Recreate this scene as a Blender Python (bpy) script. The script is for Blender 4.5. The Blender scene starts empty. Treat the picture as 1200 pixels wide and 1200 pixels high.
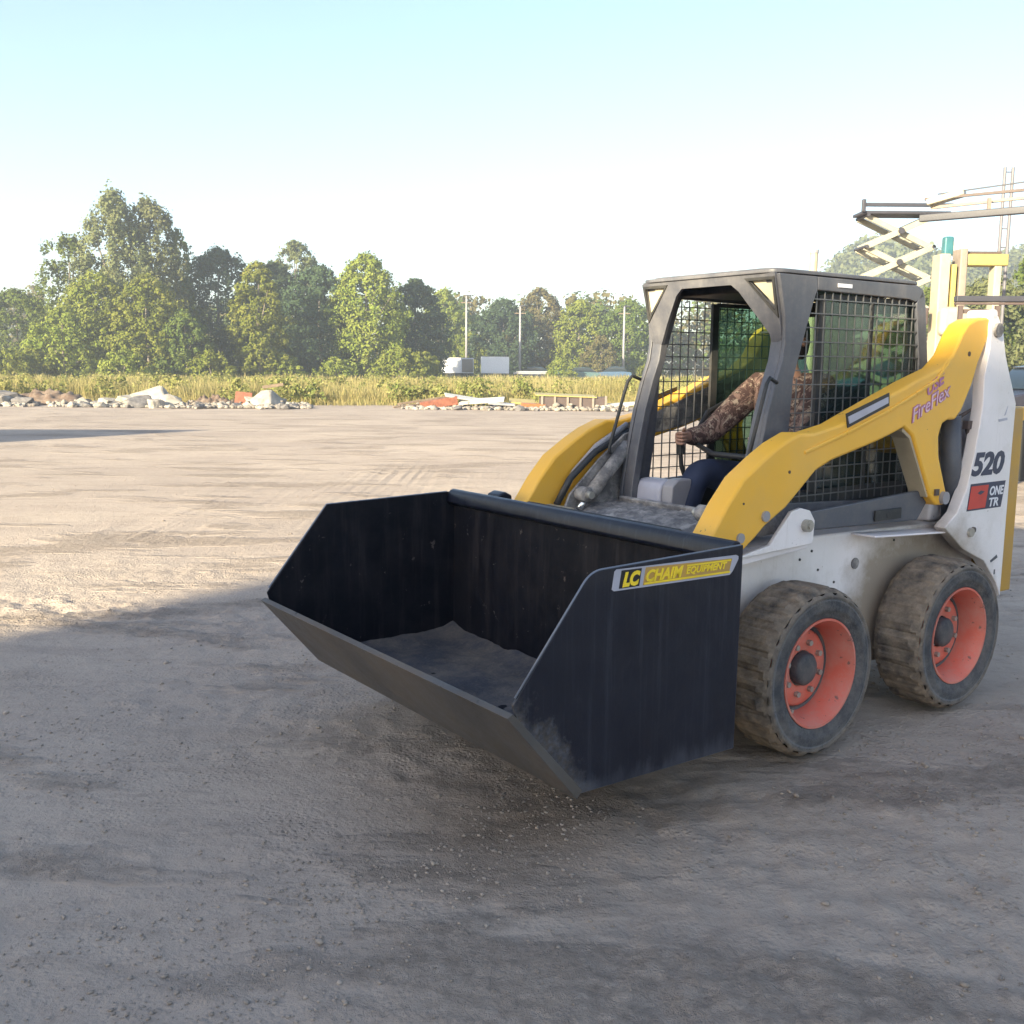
import bpy, bmesh, math, random
import numpy as np
from mathutils import Vector, Matrix, noise
random.seed(7); rng = np.random.default_rng(7)
sc = bpy.context.scene
COL = sc.collection
R = math.radians
PI = math.pi

# ------------------------------------------------------------------ materials
def nodes_of(m):
    m.use_nodes = True
    nt = m.node_tree
    nt.nodes.clear()
    return nt

def mk(nt, t, **kw):
    n = nt.nodes.new(t)
    for k, v in kw.items():
        if k in n.inputs:
            n.inputs[k].default_value = v
        else:
            setattr(n, k, v)
    return n

def mix(nt, fac, a, b):
    n = nt.nodes.new('ShaderNodeMix'); n.data_type = 'RGBA'
    for s, v in ((0, fac), (6, a), (7, b)):
        if isinstance(v, bpy.types.NodeSocket): nt.links.new(v, n.inputs[s])
        elif s == 0: n.inputs[0].default_value = v
        else: n.inputs[s].default_value = (*v, 1) if len(v) == 3 else v
    return n.outputs[2]

def ramp(nt, src, a, b):
    n = nt.nodes.new('ShaderNodeMapRange')
    n.inputs[1].default_value = a; n.inputs[2].default_value = b
    nt.links.new(src, n.inputs[0])
    return n.outputs[0]

def tex_noise(nt, vec, scale, detail=4, rough=.55, dist=0):
    n = mk(nt, 'ShaderNodeTexNoise', Scale=scale, Detail=detail, Roughness=rough, Distortion=dist)
    nt.links.new(vec, n.inputs['Vector'])
    return n.outputs[0]

def mapping(nt, vec, scale=(1, 1, 1), rot=(0, 0, 0)):
    n = nt.nodes.new('ShaderNodeMapping')
    n.inputs['Scale'].default_value = scale; n.inputs['Rotation'].default_value = rot
    nt.links.new(vec, n.inputs[0])
    return n.outputs[0]

def math_n(nt, op, a, b=None, c=None):
    n = nt.nodes.new('ShaderNodeMath'); n.operation = op
    for i, v in enumerate((a, b, c)):
        if v is None: continue
        if isinstance(v, bpy.types.NodeSocket): nt.links.new(v, n.inputs[i])
        else: n.inputs[i].default_value = v
    return n.outputs[0]

def finish(nt, color, rough=.6, metal=0, bump=None, bstr=.3, bdist=.01, spec=.5, extra=None):
    b = nt.nodes.new('ShaderNodeBsdfPrincipled')
    for name, v in (('Base Color', color), ('Roughness', rough), ('Metallic', metal)):
        if isinstance(v, bpy.types.NodeSocket): nt.links.new(v, b.inputs[name])
        elif name == 'Base Color': b.inputs[name].default_value = (*v, 1)
        else: b.inputs[name].default_value = v
    b.inputs['Specular IOR Level'].default_value = spec
    if bump is not None:
        bn = nt.nodes.new('ShaderNodeBump')
        bn.inputs['Strength'].default_value = bstr; bn.inputs['Distance'].default_value = bdist
        nt.links.new(bump, bn.inputs['Height']); nt.links.new(bn.outputs[0], b.inputs['Normal'])
    if extra: extra(b)
    o = nt.nodes.new('ShaderNodeOutputMaterial')
    nt.links.new(b.outputs[0], o.inputs[0])
    return b

def paint(name, col, rough=.45, metal=0, dust=.25, dcol=(.33, .28, .23), dscale=5, chips=0, chipcol=(.12, .07, .05),
          var=.12, bump=.06, spec=.5, streak=0):
    m = bpy.data.materials.new(name); nt = nodes_of(m)
    tc = nt.nodes.new('ShaderNodeTexCoord').outputs['Object']
    big = tex_noise(nt, tc, dscale, 6, .65)
    fine = tex_noise(nt, tc, 60, 4, .6)
    c = mix(nt, ramp(nt, tex_noise(nt, tc, 2.3, 3), .3, .7), tuple(v * (1 - var) for v in col), tuple(min(1, v * (1 + var)) for v in col))
    f = math_n(nt, 'MULTIPLY', ramp(nt, big, .42, .72), dust * 1.6)
    f = math_n(nt, 'ADD', f, math_n(nt, 'MULTIPLY', ramp(nt, fine, .5, .75), dust * .5))
    if streak:
        s = tex_noise(nt, mapping(nt, tc, (22, 22, 1.6)), 1, 5, .7)
        f = math_n(nt, 'ADD', f, math_n(nt, 'MULTIPLY', ramp(nt, s, .5, .8), streak))
    f = math_n(nt, 'MINIMUM', f, .95)
    c = mix(nt, f, c, dcol)
    if chips:
        ch = ramp(nt, tex_noise(nt, tc, 17, 5, .7), .70 - chips, .73 - chips)
        c = mix(nt, ch, c, chipcol)
    r = math_n(nt, 'ADD', math_n(nt, 'MULTIPLY', f, .9 - rough), rough)
    finish(nt, c, r, metal, fine, bump, .004, spec)
    return m

def plain(name, col, rough=.5, metal=0, var=.1, spec=.5):
    m = bpy.data.materials.new(name); nt = nodes_of(m)
    tc = nt.nodes.new('ShaderNodeTexCoord').outputs['Object']
    n = tex_noise(nt, tc, 9, 4)
    c = mix(nt, ramp(nt, n, .3, .7), tuple(v * (1 - var) for v in col), tuple(min(1, v * (1 + var)) for v in col))
    finish(nt, c, rough, metal, n, .05, .004, spec)
    return m

MAT = {}
DUST = (.36, .31, .26)
MAT['yellow'] = paint('yellow_paint', (.84, .45, .042), .42, dust=.10, dcol=(.55, .42, .22), chips=.022, chipcol=(.30, .17, .05), var=.06)
MAT['farmyellow'] = plain('far_yellow', (.36, .29, .10), .5)
def body_white():
    m = bpy.data.materials.new('splashed_white_paint'); nt = nodes_of(m)
    tc = nt.nodes.new('ShaderNodeTexCoord').outputs['Object']
    sx = nt.nodes.new('ShaderNodeSeparateXYZ'); nt.links.new(tc, sx.inputs[0])
    n1 = tex_noise(nt, tc, 7, 6, .7); n2 = tex_noise(nt, tc, 2.6, 4); fine = tex_noise(nt, tc, 70, 4, .6)
    c = mix(nt, ramp(nt, n2, .35, .65), (.84, .79, .80), (.76, .72, .71))
    for wx, rad, st in ((-1.033, .62, .95), (0, .50, .55)):
        vx = math_n(nt, 'SUBTRACT', sx.outputs[0], wx); vz = math_n(nt, 'SUBTRACT', sx.outputs[2], .34)
        d = math_n(nt, 'SQRT', math_n(nt, 'ADD', math_n(nt, 'MULTIPLY', vx, vx), math_n(nt, 'MULTIPLY', vz, vz)))
        d = math_n(nt, 'ADD', d, math_n(nt, 'MULTIPLY', math_n(nt, 'SUBTRACT', n1, .5), .35))
        f = nt.nodes.new('ShaderNodeMapRange'); f.inputs[1].default_value = rad; f.inputs[2].default_value = rad - .22; nt.links.new(d, f.inputs[0])
        c = mix(nt, math_n(nt, 'MULTIPLY', f.outputs[0], st), c, (.33, .27, .21))
    c = mix(nt, math_n(nt, 'MULTIPLY', ramp(nt, n1, .55, .75), .25), c, (.45, .38, .31))
    st = tex_noise(nt, mapping(nt, tc, (30, 30, 2)), 1, 5, .7)
    c = mix(nt, math_n(nt, 'MULTIPLY', ramp(nt, st, .56, .8), .3), c, (.42, .36, .32))
    c = mix(nt, math_n(nt, 'MULTIPLY', ramp(nt, fine, .68, .74), .7), c, (.14, .11, .10))
    finish(nt, c, .45, 0, fine, .05, .004, .4)
    return m
MAT['bodywhite'] = body_white()
MAT['ochre'] = paint('ochre_paint', (.48, .27, .04), .5, dust=.2)
MAT['white'] = paint('white_paint', (.82, .77, .79), .4, dust=.16, dcol=(.5, .45, .38), chips=.02, var=.04)
MAT['cab'] = paint('charcoal_paint', (.075, .078, .095), .38, dust=.22, streak=.2, dcol=(.28, .26, .25), dscale=4)
MAT['cabdark'] = paint('dark_liner', (.02, .022, .025), .6, dust=.1)
MAT['mesh'] = plain('screen_steel', (.13, .13, .135), .4, .3)
MAT['bucket'] = paint('navy_black_paint', (.0055, .008, .022), .34, dust=.035, dcol=(.07, .075, .09), dscale=7, streak=.03, var=.2, bump=.03, spec=.3)
MAT['bucket_in'] = paint('scuffed_black_steel', (.0045, .005, .009), .5, dust=.07, dcol=(.075, .062, .06), dscale=9, streak=.30, chips=.045, chipcol=(.075, .062, .06), var=.2, spec=.16)
MAT['edge'] = paint('worn_steel', (.080, .077, .078), .5, .25, dust=.5, dcol=(.13, .105, .085), dscale=2.8, chips=.03, chipcol=(.03, .028, .03), var=.3, streak=.25, bump=.25)
MAT['rimline'] = plain('rubbed_edge', (.14, .16, .21), .4)
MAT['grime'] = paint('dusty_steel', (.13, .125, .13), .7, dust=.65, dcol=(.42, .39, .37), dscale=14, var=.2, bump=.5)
MAT['hose'] = plain('black_rubber_hose', (.03, .03, .033), .5)
MAT['bar'] = paint('slate_paint', (.07, .078, .10), .45, dust=.14)
MAT['hub'] = paint('hub_grey', (.035, .038, .05), .6, dust=.25)
MAT['rim'] = paint('salmon_red_paint', (.62, .13, .085), .5, dust=.38, dcol=(.50, .30, .25), dscale=4, chips=.07, chipcol=(.20, .10, .08), var=.2, streak=.25)
MAT['bolt'] = plain('bolt_steel', (.4, .38, .34), .4, .5)
MAT['chrome'] = plain('rod_steel', (.6, .6, .6), .2, .9)
MAT['decalgrey'] = plain('decal_grey', (.40, .40, .47), .4)
MAT['decalblack'] = plain('decal_black', (.012, .012, .015), .4)
MAT['decalyellow'] = plain('decal_yellow', (.85, .62, .03), .4)
MAT['decalred'] = plain('decal_red', (.55, .05, .035), .45)
MAT['navy'] = plain('decal_navy', (.025, .035, .075), .45)
MAT['decalwhite'] = plain('decal_white', (.75, .75, .8), .45)
MAT['pink'] = plain('faded_pink_ink', (.45, .17, .30), .5)
MAT['pinklight'] = plain('pale_pink_ink', (.72, .5, .58), .5)
MAT['lens'] = plain('cream_lens', (.50, .45, .33), .25)
MAT['seat'] = plain('seat_vinyl', (.03, .032, .036), .55)
MAT['slot'] = plain('reflector_grey', (.42, .42, .50), .35)
MAT['denim'] = plain('navy_denim', (.014, .022, .055), .8, 0, .25)
MAT['skin'] = plain('skin', (.33, .19, .14), .5)
MAT['boot'] = plain('grey_boot', (.17, .16, .15), .7)
MAT['capcloth'] = plain('cap_cloth', (.02, .035, .03), .8)
MAT['hair'] = plain('hair', (.03, .02, .015), .7)
MAT['wood'] = plain('weathered_wood', (.18, .13, .09), .8, 0, .3)
MAT['redwood'] = plain('rust_red_board', (.24, .085, .05), .8, 0, .3)
MAT['whitesheet'] = plain('white_sheet', (.45, .44, .41), .5)
MAT['orange'] = plain('orange_paint', (.34, .13, .05), .5)
MAT['liftgrey'] = plain('lift_grey', (.045, .045, .058), .5)
MAT['liftwhite'] = plain('lift_white', (.34, .32, .26), .4)
MAT['teal'] = plain('teal_plastic', (.04, .14, .17), .4)
MAT['palemetal'] = plain('pale_metal', (.30, .29, .31), .4)
MAT['brownmetal'] = plain('brown_steel', (.09, .065, .06), .6)
MAT['cream'] = plain('cream_panel', (.40, .34, .24), .5)
MAT['greymast'] = plain('grey_mast_steel', (.13, .125, .145), .5)
MAT['beige'] = plain('beige_panel', (.24, .20, .17), .6)
MAT['rubber'] = plain('car_rubber', (.025, .025, .025), .8)
MAT['carglass'] = plain('car_glass', (.02, .03, .04), .1)
MAT['carblue'] = plain('car_blue', (.06, .11, .19), .25)
MAT['carteal'] = plain('car_dull_green', (.08, .14, .15), .25)
MAT['carwhite'] = plain('car_white', (.75, .75, .75), .25)
MAT['carblack'] = plain('car_black', (.03, .03, .045), .2)
MAT['wall'] = paint('pale_block_wall', (.5, .48, .45), .8, dust=.2)

def bucket_mat():
    m = bpy.data.materials.new('scuffed_navy_paint'); nt = nodes_of(m)
    tc = nt.nodes.new('ShaderNodeTexCoord').outputs['Object']
    sx = nt.nodes.new('ShaderNodeSeparateXYZ'); nt.links.new(tc, sx.inputs[0])
    n1 = tex_noise(nt, tc, 11, 6, .7); n2 = tex_noise(nt, mapping(nt, tc, (24, 24, 5)), 1, 5, .7); fine = tex_noise(nt, tc, 60, 4, .6)
    c = mix(nt, ramp(nt, tex_noise(nt, tc, 2.5, 4), .3, .7), (.0048, .0062, .0145), (.0072, .0094, .020))
    # scraped bare steel along the slanted front corner (line lip to heel) and the lower rim
    dx, dz = .274, .316; L = math.hypot(dx, dz)
    d = math_n(nt, 'ADD', math_n(nt, 'MULTIPLY', math_n(nt, 'SUBTRACT', sx.outputs[0], 1.400), -dz / L), math_n(nt, 'MULTIPLY', math_n(nt, 'SUBTRACT', sx.outputs[2], .236), dx / L))
    d = math_n(nt, 'ADD', d, math_n(nt, 'MULTIPLY', math_n(nt, 'SUBTRACT', n1, .5), -.30))
    f1 = nt.nodes.new('ShaderNodeMapRange'); f1.inputs[1].default_value = .085; f1.inputs[2].default_value = .0; nt.links.new(d, f1.inputs[0])
    z = math_n(nt, 'ADD', sx.outputs[2], math_n(nt, 'MULTIPLY', math_n(nt, 'SUBTRACT', n2, .5), -.22))
    f2 = nt.nodes.new('ShaderNodeMapRange'); f2.inputs[1].default_value = .285; f2.inputs[2].default_value = .225; nt.links.new(z, f2.inputs[0])
    c = mix(nt, math_n(nt, 'MULTIPLY', f1.outputs[0], .9), c, mix(nt, ramp(nt, fine, .42, .6), (.10, .082, .068), (.115, .115, .13)))
    c = mix(nt, math_n(nt, 'MULTIPLY', f2.outputs[0], .55), c, (.06, .065, .085))
    st = tex_noise(nt, mapping(nt, tc, (40, 40, 1.2), (0, R(8), 0)), 1, 5, .75)
    c = mix(nt, math_n(nt, 'MULTIPLY', ramp(nt, st, .52, .75), .22), c, (.09, .10, .13))
    c = mix(nt, math_n(nt, 'MULTIPLY', ramp(nt, n1, .62, .8), .12), c, (.08, .08, .09))
    rg = math_n(nt, 'ADD', math_n(nt, 'ADD', .24, math_n(nt, 'MULTIPLY', n1, .2)), math_n(nt, 'MULTIPLY', f1.outputs[0], .4))
    hh = math_n(nt, 'ADD', math_n(nt, 'MULTIPLY', tex_noise(nt, tc, 3.2, 2), 4.0), math_n(nt, 'MULTIPLY', fine, .15))
    finish(nt, c, rg, 0, hh, .35, .01, .45)
    return m
MAT['bucket'] = bucket_mat()

def tyre_mat(name, base, dusty, dustf):
    m = bpy.data.materials.new(name); nt = nodes_of(m)
    tc = nt.nodes.new('ShaderNodeTexCoord').outputs['Object']
    f = ramp(nt, tex_noise(nt, tc, 9, 6, .7), .35, .68)
    c = mix(nt, math_n(nt, 'MULTIPLY', f, dustf), base, dusty)
    f2 = ramp(nt, tex_noise(nt, mapping(nt, tc, (40, 4, 40)), 1, 5, .7), .45, .75)
    c = mix(nt, math_n(nt, 'MULTIPLY', f2, .4), c, tuple(v * .45 for v in dusty))
    h = tex_noise(nt, tc, 45, 6, .7)
    finish(nt, c, .85, 0, h, .9, .006, .3)
    return m
MAT['tread'] = tyre_mat('worn_dusty_tread', (.075, .066, .060), (.33, .26, .195), 1.0)
def sidewall_mat():
    m = bpy.data.materials.new('scuffed_sidewall'); nt = nodes_of(m)
    tc = nt.nodes.new('ShaderNodeTexCoord').outputs['Object']
    sx = nt.nodes.new('ShaderNodeSeparateXYZ'); nt.links.new(tc, sx.inputs[0])
    d = math_n(nt, 'SQRT', math_n(nt, 'ADD', math_n(nt, 'MULTIPLY', sx.outputs[0], sx.outputs[0]), math_n(nt, 'MULTIPLY', sx.outputs[2], sx.outputs[2])))
    n1 = tex_noise(nt, tc, 14, 6, .75); n2 = tex_noise(nt, tc, 55, 5, .75); n3 = tex_noise(nt, tc, 5, 4, .6)
    c = mix(nt, ramp(nt, n1, .38, .66), (.060, .061, .068), (.145, .137, .135))
    e = math_n(nt, 'ADD', d, math_n(nt, 'MULTIPLY', math_n(nt, 'SUBTRACT', n1, .5), .07))
    c = mix(nt, math_n(nt, 'MULTIPLY', ramp(nt, e, .298, .334), .8), c, (.25, .20, .155))
    b = math_n(nt, 'ABSOLUTE', math_n(nt, 'SUBTRACT', d, .306))
    c = mix(nt, math_n(nt, 'MULTIPLY', ramp(nt, b, .006, .001), .5), c, (.20, .21, .23))
    c = mix(nt, math_n(nt, 'MULTIPLY', ramp(nt, n2, .58, .72), .7), c, (.028, .028, .032))
    c = mix(nt, math_n(nt, 'MULTIPLY', ramp(nt, n3, .52, .66), .35), c, (.19, .16, .135))
    h = math_n(nt, 'ADD', n2, math_n(nt, 'MULTIPLY', n1, .8))
    finish(nt, c, .85, 0, h, .9, .007, .3)
    return m
MAT['sidewall'] = sidewall_mat()

def camo(name):
    m = bpy.data.materials.new(name); nt = nodes_of(m)
    tc = nt.nodes.new('ShaderNodeTexCoord').outputs['Object']
    a = tex_noise(nt, tc, 16, 5, .7, 1.5); b = tex_noise(nt, tc, 27, 5, .7, 1)
    c = mix(nt, ramp(nt, a, .46, .50), (.23, .15, .125), (.075, .042, .038))
    c = mix(nt, ramp(nt, b, .56, .59), c, (.36, .29, .23))
    c = mix(nt, ramp(nt, tex_noise(nt, tc, 40, 4, .7), .62, .65), c, (.02, .02, .02))
    finish(nt, c, .9, 0, a, .3, .01)
    return m
MAT['camo'] = camo('camouflage_cloth')

def glass(name, tint, alpha):
    m = bpy.data.materials.new(name); nt = nodes_of(m)
    t = mk(nt, 'ShaderNodeBsdfTransparent'); t.inputs[0].default_value = (*tint, 1)
    g = mk(nt, 'ShaderNodeBsdfGlossy'); g.inputs['Roughness'].default_value = .04
    g.inputs['Color'].default_value = (.9, .95, .95, 1)
    d = mk(nt, 'ShaderNodeBsdfDiffuse'); d.inputs[0].default_value = (.10, .14, .13, 1)
    lw = nt.nodes.new('ShaderNodeLayerWeight')
    f_ = math_n(nt, 'ADD', math_n(nt, 'MULTIPLY', math_n(nt, 'POWER', lw.outputs['Facing'], 4.0), .6), .04)
    mx = nt.nodes.new('ShaderNodeMixShader'); nt.links.new(f_, mx.inputs[0])
    m0 = nt.nodes.new('ShaderNodeMixShader'); m0.inputs[0].default_value = alpha
    nt.links.new(t.outputs[0], m0.inputs[1]); nt.links.new(d.outputs[0], m0.inputs[2])
    nt.links.new(m0.outputs[0], mx.inputs[1]); nt.links.new(g.outputs[0], mx.inputs[2])
    o = nt.nodes.new('ShaderNodeOutputMaterial'); nt.links.new(mx.outputs[0], o.inputs[0])
    return m
MAT['greenglass'] = glass('green_tinted_glass', (.46, .60, .52), .09)
MAT['paleglass'] = glass('dusty_tinted_glass', (.74, .80, .79), .10)

def foliage(name, c1, c2, c3, trans=.3):
    m = bpy.data.materials.new(name); nt = nodes_of(m)
    tc = nt.nodes.new('ShaderNodeTexCoord').outputs['Object']
    oi = nt.nodes.new('ShaderNodeObjectInfo').outputs['Random']
    n1 = tex_noise(nt, tc, .35, 3, .6); n2 = tex_noise(nt, tc, 3.5, 2, .5)
    c = mix(nt, ramp(nt, n1, .35, .65), c1, c2)
    c = mix(nt, math_n(nt, 'MULTIPLY', ramp(nt, n2, .5, .7), .7), c, c3)
    hs = nt.nodes.new('ShaderNodeHueSaturation')
    nt.links.new(math_n(nt, 'ADD', math_n(nt, 'MULTIPLY', oi, .02), .49), hs.inputs['Hue'])
    nt.links.new(math_n(nt, 'ADD', math_n(nt, 'MULTIPLY', oi, .35), .85), hs.inputs['Value'])
    nt.links.new(c, hs.inputs['Color'])
    d = nt.nodes.new('ShaderNodeBsdfDiffuse'); t = nt.nodes.new('ShaderNodeBsdfTranslucent')
    nt.links.new(hs.outputs[0], d.inputs[0]); nt.links.new(hs.outputs[0], t.inputs[0])
    mx = nt.nodes.new('ShaderNodeMixShader'); mx.inputs[0].default_value = trans
    nt.links.new(d.outputs[0], mx.inputs[1]); nt.links.new(t.outputs[0], mx.inputs[2])
    o = nt.nodes.new('ShaderNodeOutputMaterial'); nt.links.new(mx.outputs[0], o.inputs[0])
    return m
MAT['leaf_light'] = foliage('sunny_leaves', (.14, .18, .03), (.20, .22, .045), (.25, .24, .07))
MAT['leaf_mid'] = foliage('green_leaves', (.085, .125, .03), (.12, .155, .04), (.17, .18, .055))
MAT['leaf_shaded'] = foliage('shaded_leaves', (.045, .072, .038), (.065, .095, .048), (.08, .11, .055))  # darker leaf tone; shade from neighbouring trees is put into this colour
MAT['leaf_grey'] = foliage('grey_green_leaves', (.12, .145, .065), (.16, .175, .08), (.20, .19, .09))
MAT['leaf_olive'] = foliage('olive_leaves', (.12, .12, .05), (.16, .14, .06), (.20, .15, .08))
MAT['straw'] = foliage('straw_grass', (.30, .25, .10), (.38, .33, .16), (.17, .20, .055), .3)
MAT['bark'] = plain('bark', (.20, .17, .14), .9, 0, .3)
MAT['rock'] = paint('pale_rock', (.36, .33, .29), .9, dust=.4, dcol=(.19, .155, .125), dscale=3, var=.35, bump=.8)
MAT['rockgrey'] = paint('grey_rock', (.11, .105, .11), .9, dust=.3, dcol=(.30, .27, .25), var=.25, bump=.8)
MAT['soil'] = paint('brown_soil', (.11, .07, .05), .95, dust=.3, var=.3, bump=.8)

# ------------------------------------------------------------------ mesh helpers
class MB:
    def __init__(s): s.bm = bmesh.new()
    def _add(s, verts, faces, M=None):
        vs = [s.bm.verts.new(M @ Vector(v) if M else Vector(v)) for v in verts]
        for f in faces:
            try: s.bm.faces.new([vs[i] for i in f])
            except ValueError: pass
        return s
    def box(s, c, d, rot=None):
        x, y, z = (v / 2 for v in d)
        V = [(-x, -y, -z), (x, -y, -z), (x, y, -z), (-x, y, -z), (-x, -y, z), (x, -y, z), (x, y, z), (-x, y, z)]
        F = [(0, 3, 2, 1), (4, 5, 6, 7), (0, 1, 5, 4), (1, 2, 6, 5), (2, 3, 7, 6), (3, 0, 4, 7)]
        M = Matrix.Translation(c)
        if rot: M = M @ Matrix.Rotation(rot[2], 4, 'Z') @ Matrix.Rotation(rot[1], 4, 'Y') @ Matrix.Rotation(rot[0], 4, 'X')
        return s._add(V, F, M)
    def span(s, a, b):
        return s.box([(a[i] + b[i]) / 2 for i in range(3)], [abs(b[i] - a[i]) for i in range(3)])
    def beam(s, p0, p1, w, h, up=(0, 0, 1)):
        p0, p1 = Vector(p0), Vector(p1); d = p1 - p0; L = d.length; d.normalize()
        sd = d.cross(Vector(up));
        if sd.length < 1e-4: sd = d.cross(Vector((1, 0, 0)))
        sd.normalize(); u = sd.cross(d)
        V = []
        for p in (p0, p1):
            for a, b in ((-1, -1), (1, -1), (1, 1), (-1, 1)): V.append(p + sd * a * w / 2 + u * b * h / 2)
        return s._add(V, [(3, 2, 1, 0), (4, 5, 6, 7), (0, 1, 5, 4), (1, 2, 6, 5), (2, 3, 7, 6), (3, 0, 4, 7)])
    def tube(s, pts, r, n=10, cap=True):
        pts = [Vector(p) for p in pts]; rs = r if isinstance(r, (list, tuple)) else [r] * len(pts)
        rings = []; prev = None
        for i, p in enumerate(pts):
            d = (pts[min(i + 1, len(pts) - 1)] - pts[max(i - 1, 0)]).normalized()
            a = prev - d * prev.dot(d) if prev is not None else d.cross(Vector((0, 0, 1)) if abs(d.z) < .9 else Vector((1, 0, 0)))
            a.normalize(); prev = a; b = d.cross(a)
            rings.append([s.bm.verts.new(p + (a * math.cos(t) + b * math.sin(t)) * rs[i]) for t in [2 * PI * k / n for k in range(n)]])
        for i in range(len(rings) - 1):
            for k in range(n):
                s.bm.faces.new((rings[i][k], rings[i][(k + 1) % n], rings[i + 1][(k + 1) % n], rings[i + 1][k]))
        if cap:
            s.bm.faces.new(rings[0][::-1]); s.bm.faces.new(rings[-1])
        return s
    def prism(s, pts, a, b, plane='xz'):
        def P(u, v, w): return {'xz': (u, w, v), 'yz': (w, u, v), 'xy': (u, v, w)}[plane]
        n = len(pts)
        V = [P(u, v, a) for u, v in pts] + [P(u, v, b) for u, v in pts]
        F = [tuple(range(n)), tuple(range(2 * n - 1, n - 1, -1))] + [(i, (i + 1) % n, n + (i + 1) % n, n + i) for i in range(n)]
        s._add(V, F)
        bmesh.ops.recalc_face_normals(s.bm, faces=s.bm.faces)
        return s
    def lathe(s, prof, c=(0, 0, 0), n=48, axis='y', jag=None):
        rings = []
        for j, (r, h) in enumerate(prof):
            ring = []
            for k in range(n):
                t = 2 * PI * k / n; rr = r + (jag(j, k) if jag else 0)
                v = {'y': (rr * math.cos(t), h, rr * math.sin(t)), 'z': (rr * math.cos(t), rr * math.sin(t), h), 'x': (h, rr * math.cos(t), rr * math.sin(t))}[axis]
                ring.append(s.bm.verts.new(Vector(v) + Vector(c)))
            rings.append(ring)
        for i in range(len(rings) - 1):
            for k in range(n):
                s.bm.faces.new((rings[i][k], rings[i][(k + 1) % n], rings[i + 1][(k + 1) % n], rings[i + 1][k]))
        return s
    def build(s, name, mat, parent=None, bevel=0, smooth=False, seg=2):
        bmesh.ops.recalc_face_normals(s.bm, faces=s.bm.faces)
        me = bpy.data.meshes.new(name); s.bm.to_mesh(me); s.bm.free()
        o = bpy.data.objects.new(name, me); COL.objects.link(o)
        me.materials.append(MAT[mat] if isinstance(mat, str) else mat)
        if parent: o.parent = parent
        if bevel:
            b = o.modifiers.new('bevel', 'BEVEL'); b.width = bevel; b.segments = seg; b.limit_method = 'ANGLE'; b.angle_limit = R(35)
            b.harden_normals = False
        if smooth or bevel:
            for p in me.polygons: p.use_smooth = True
            if bevel or smooth == 'auto':
                me.polygons.foreach_set('use_smooth', [True] * len(me.polygons))
                w = o.modifiers.new('normals', 'WEIGHTED_NORMAL') if bevel else None
                if w: w.keep_sharp = True
        return o

def from_np(name, V, F, mat, parent=None, smooth=False):
    me = bpy.data.meshes.new(name)
    V = np.asarray(V, np.float32); F = np.asarray(F, np.int32)
    me.vertices.add(len(V)); me.vertices.foreach_set('co', V.ravel())
    k = F.shape[1]
    me.loops.add(F.size); me.loops.foreach_set('vertex_index', F.ravel())
    me.polygons.add(len(F)); me.polygons.foreach_set('loop_start', np.arange(0, F.size, k, dtype=np.int32))
    if smooth: me.polygons.foreach_set('use_smooth', np.ones(len(F), bool))
    me.materials.append(MAT[mat] if isinstance(mat, str) else mat)
    me.update(calc_edges=True)
    o = bpy.data.objects.new(name, me); COL.objects.link(o)
    if parent: o.parent = parent
    return o

def tag(o, label=None, cat=None, group=None, kind=None):
    if label: o['label'] = label
    if cat: o['category'] = cat
    if group: o['group'] = group
    if kind: o['kind'] = kind
    return o

def empty(name, loc=(0, 0, 0), rz=0, label=None, cat=None, group=None):
    e = bpy.data.objects.new(name, None); COL.objects.link(e)
    e.empty_display_size = .2; e.location = loc; e.rotation_euler = (0, 0, rz)
    return tag(e, label, cat, group)

def copy_tree(o, parent=None):
    c = o.copy(); COL.objects.link(c); c.parent = parent
    for ch in list(o.children): copy_tree(ch, c)
    return c

def plate(name, outer, holes, t, mat, parent, M, bevel=.003):
    cu = bpy.data.curves.new(name, 'CURVE'); cu.dimensions = '2D'; cu.fill_mode = 'BOTH'; cu.extrude = t / 2; cu.bevel_depth = 0
    for ring in [outer] + holes:
        sp = cu.splines.new('POLY'); sp.points.add(len(ring) - 1); sp.use_cyclic_u = True
        for i, (u, v) in enumerate(ring): sp.points[i].co = (u, v, 0, 1)
    tmp = bpy.data.objects.new('tmp', cu); COL.objects.link(tmp)
    me = bpy.data.meshes.new_from_object(tmp.evaluated_get(bpy.context.evaluated_depsgraph_get()))
    bpy.data.objects.remove(tmp); bpy.data.curves.remove(cu)
    me.transform(M); me.materials.clear(); me.materials.append(MAT[mat]); me.name = name
    o = bpy.data.objects.new(name, me); COL.objects.link(o)
    if parent: o.parent = parent
    return o

def text(name, body, mat, parent, M, size=1, bold=.0, shear=0, ext=.0008, xs=1, space=1):
    cu = bpy.data.curves.new(name, 'FONT'); cu.body = body; cu.size = size; cu.extrude = ext; cu.offset = bold; cu.shear = shear
    cu.space_character = space; cu.resolution_u = 3
    tmp = bpy.data.objects.new('tmp', cu); COL.objects.link(tmp)
    me = bpy.data.meshes.new_from_object(tmp.evaluated_get(bpy.context.evaluated_depsgraph_get()))
    bpy.data.objects.remove(tmp); bpy.data.curves.remove(cu)
    me.transform(Matrix.Diagonal((xs, 1, 1, 1))); me.transform(M)
    me.materials.clear(); me.materials.append(MAT[mat]); me.name = name
    o = bpy.data.objects.new(name, me); COL.objects.link(o); o.parent = parent
    return o

def side_M(x, z, y, ang=0):
    """text/plate plane facing the loader's left (+y): reading direction is -x (towards the rear), up is z"""
    B = Matrix(((-1, 0, 0, x), (0, 0, 1, y), (0, 1, 0, z), (0, 0, 0, 1)))
    return B @ Matrix.Rotation(ang, 4, 'Z')

def nz(x, y, z=0.0): return noise.noise(Vector((x, y, z)))

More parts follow.
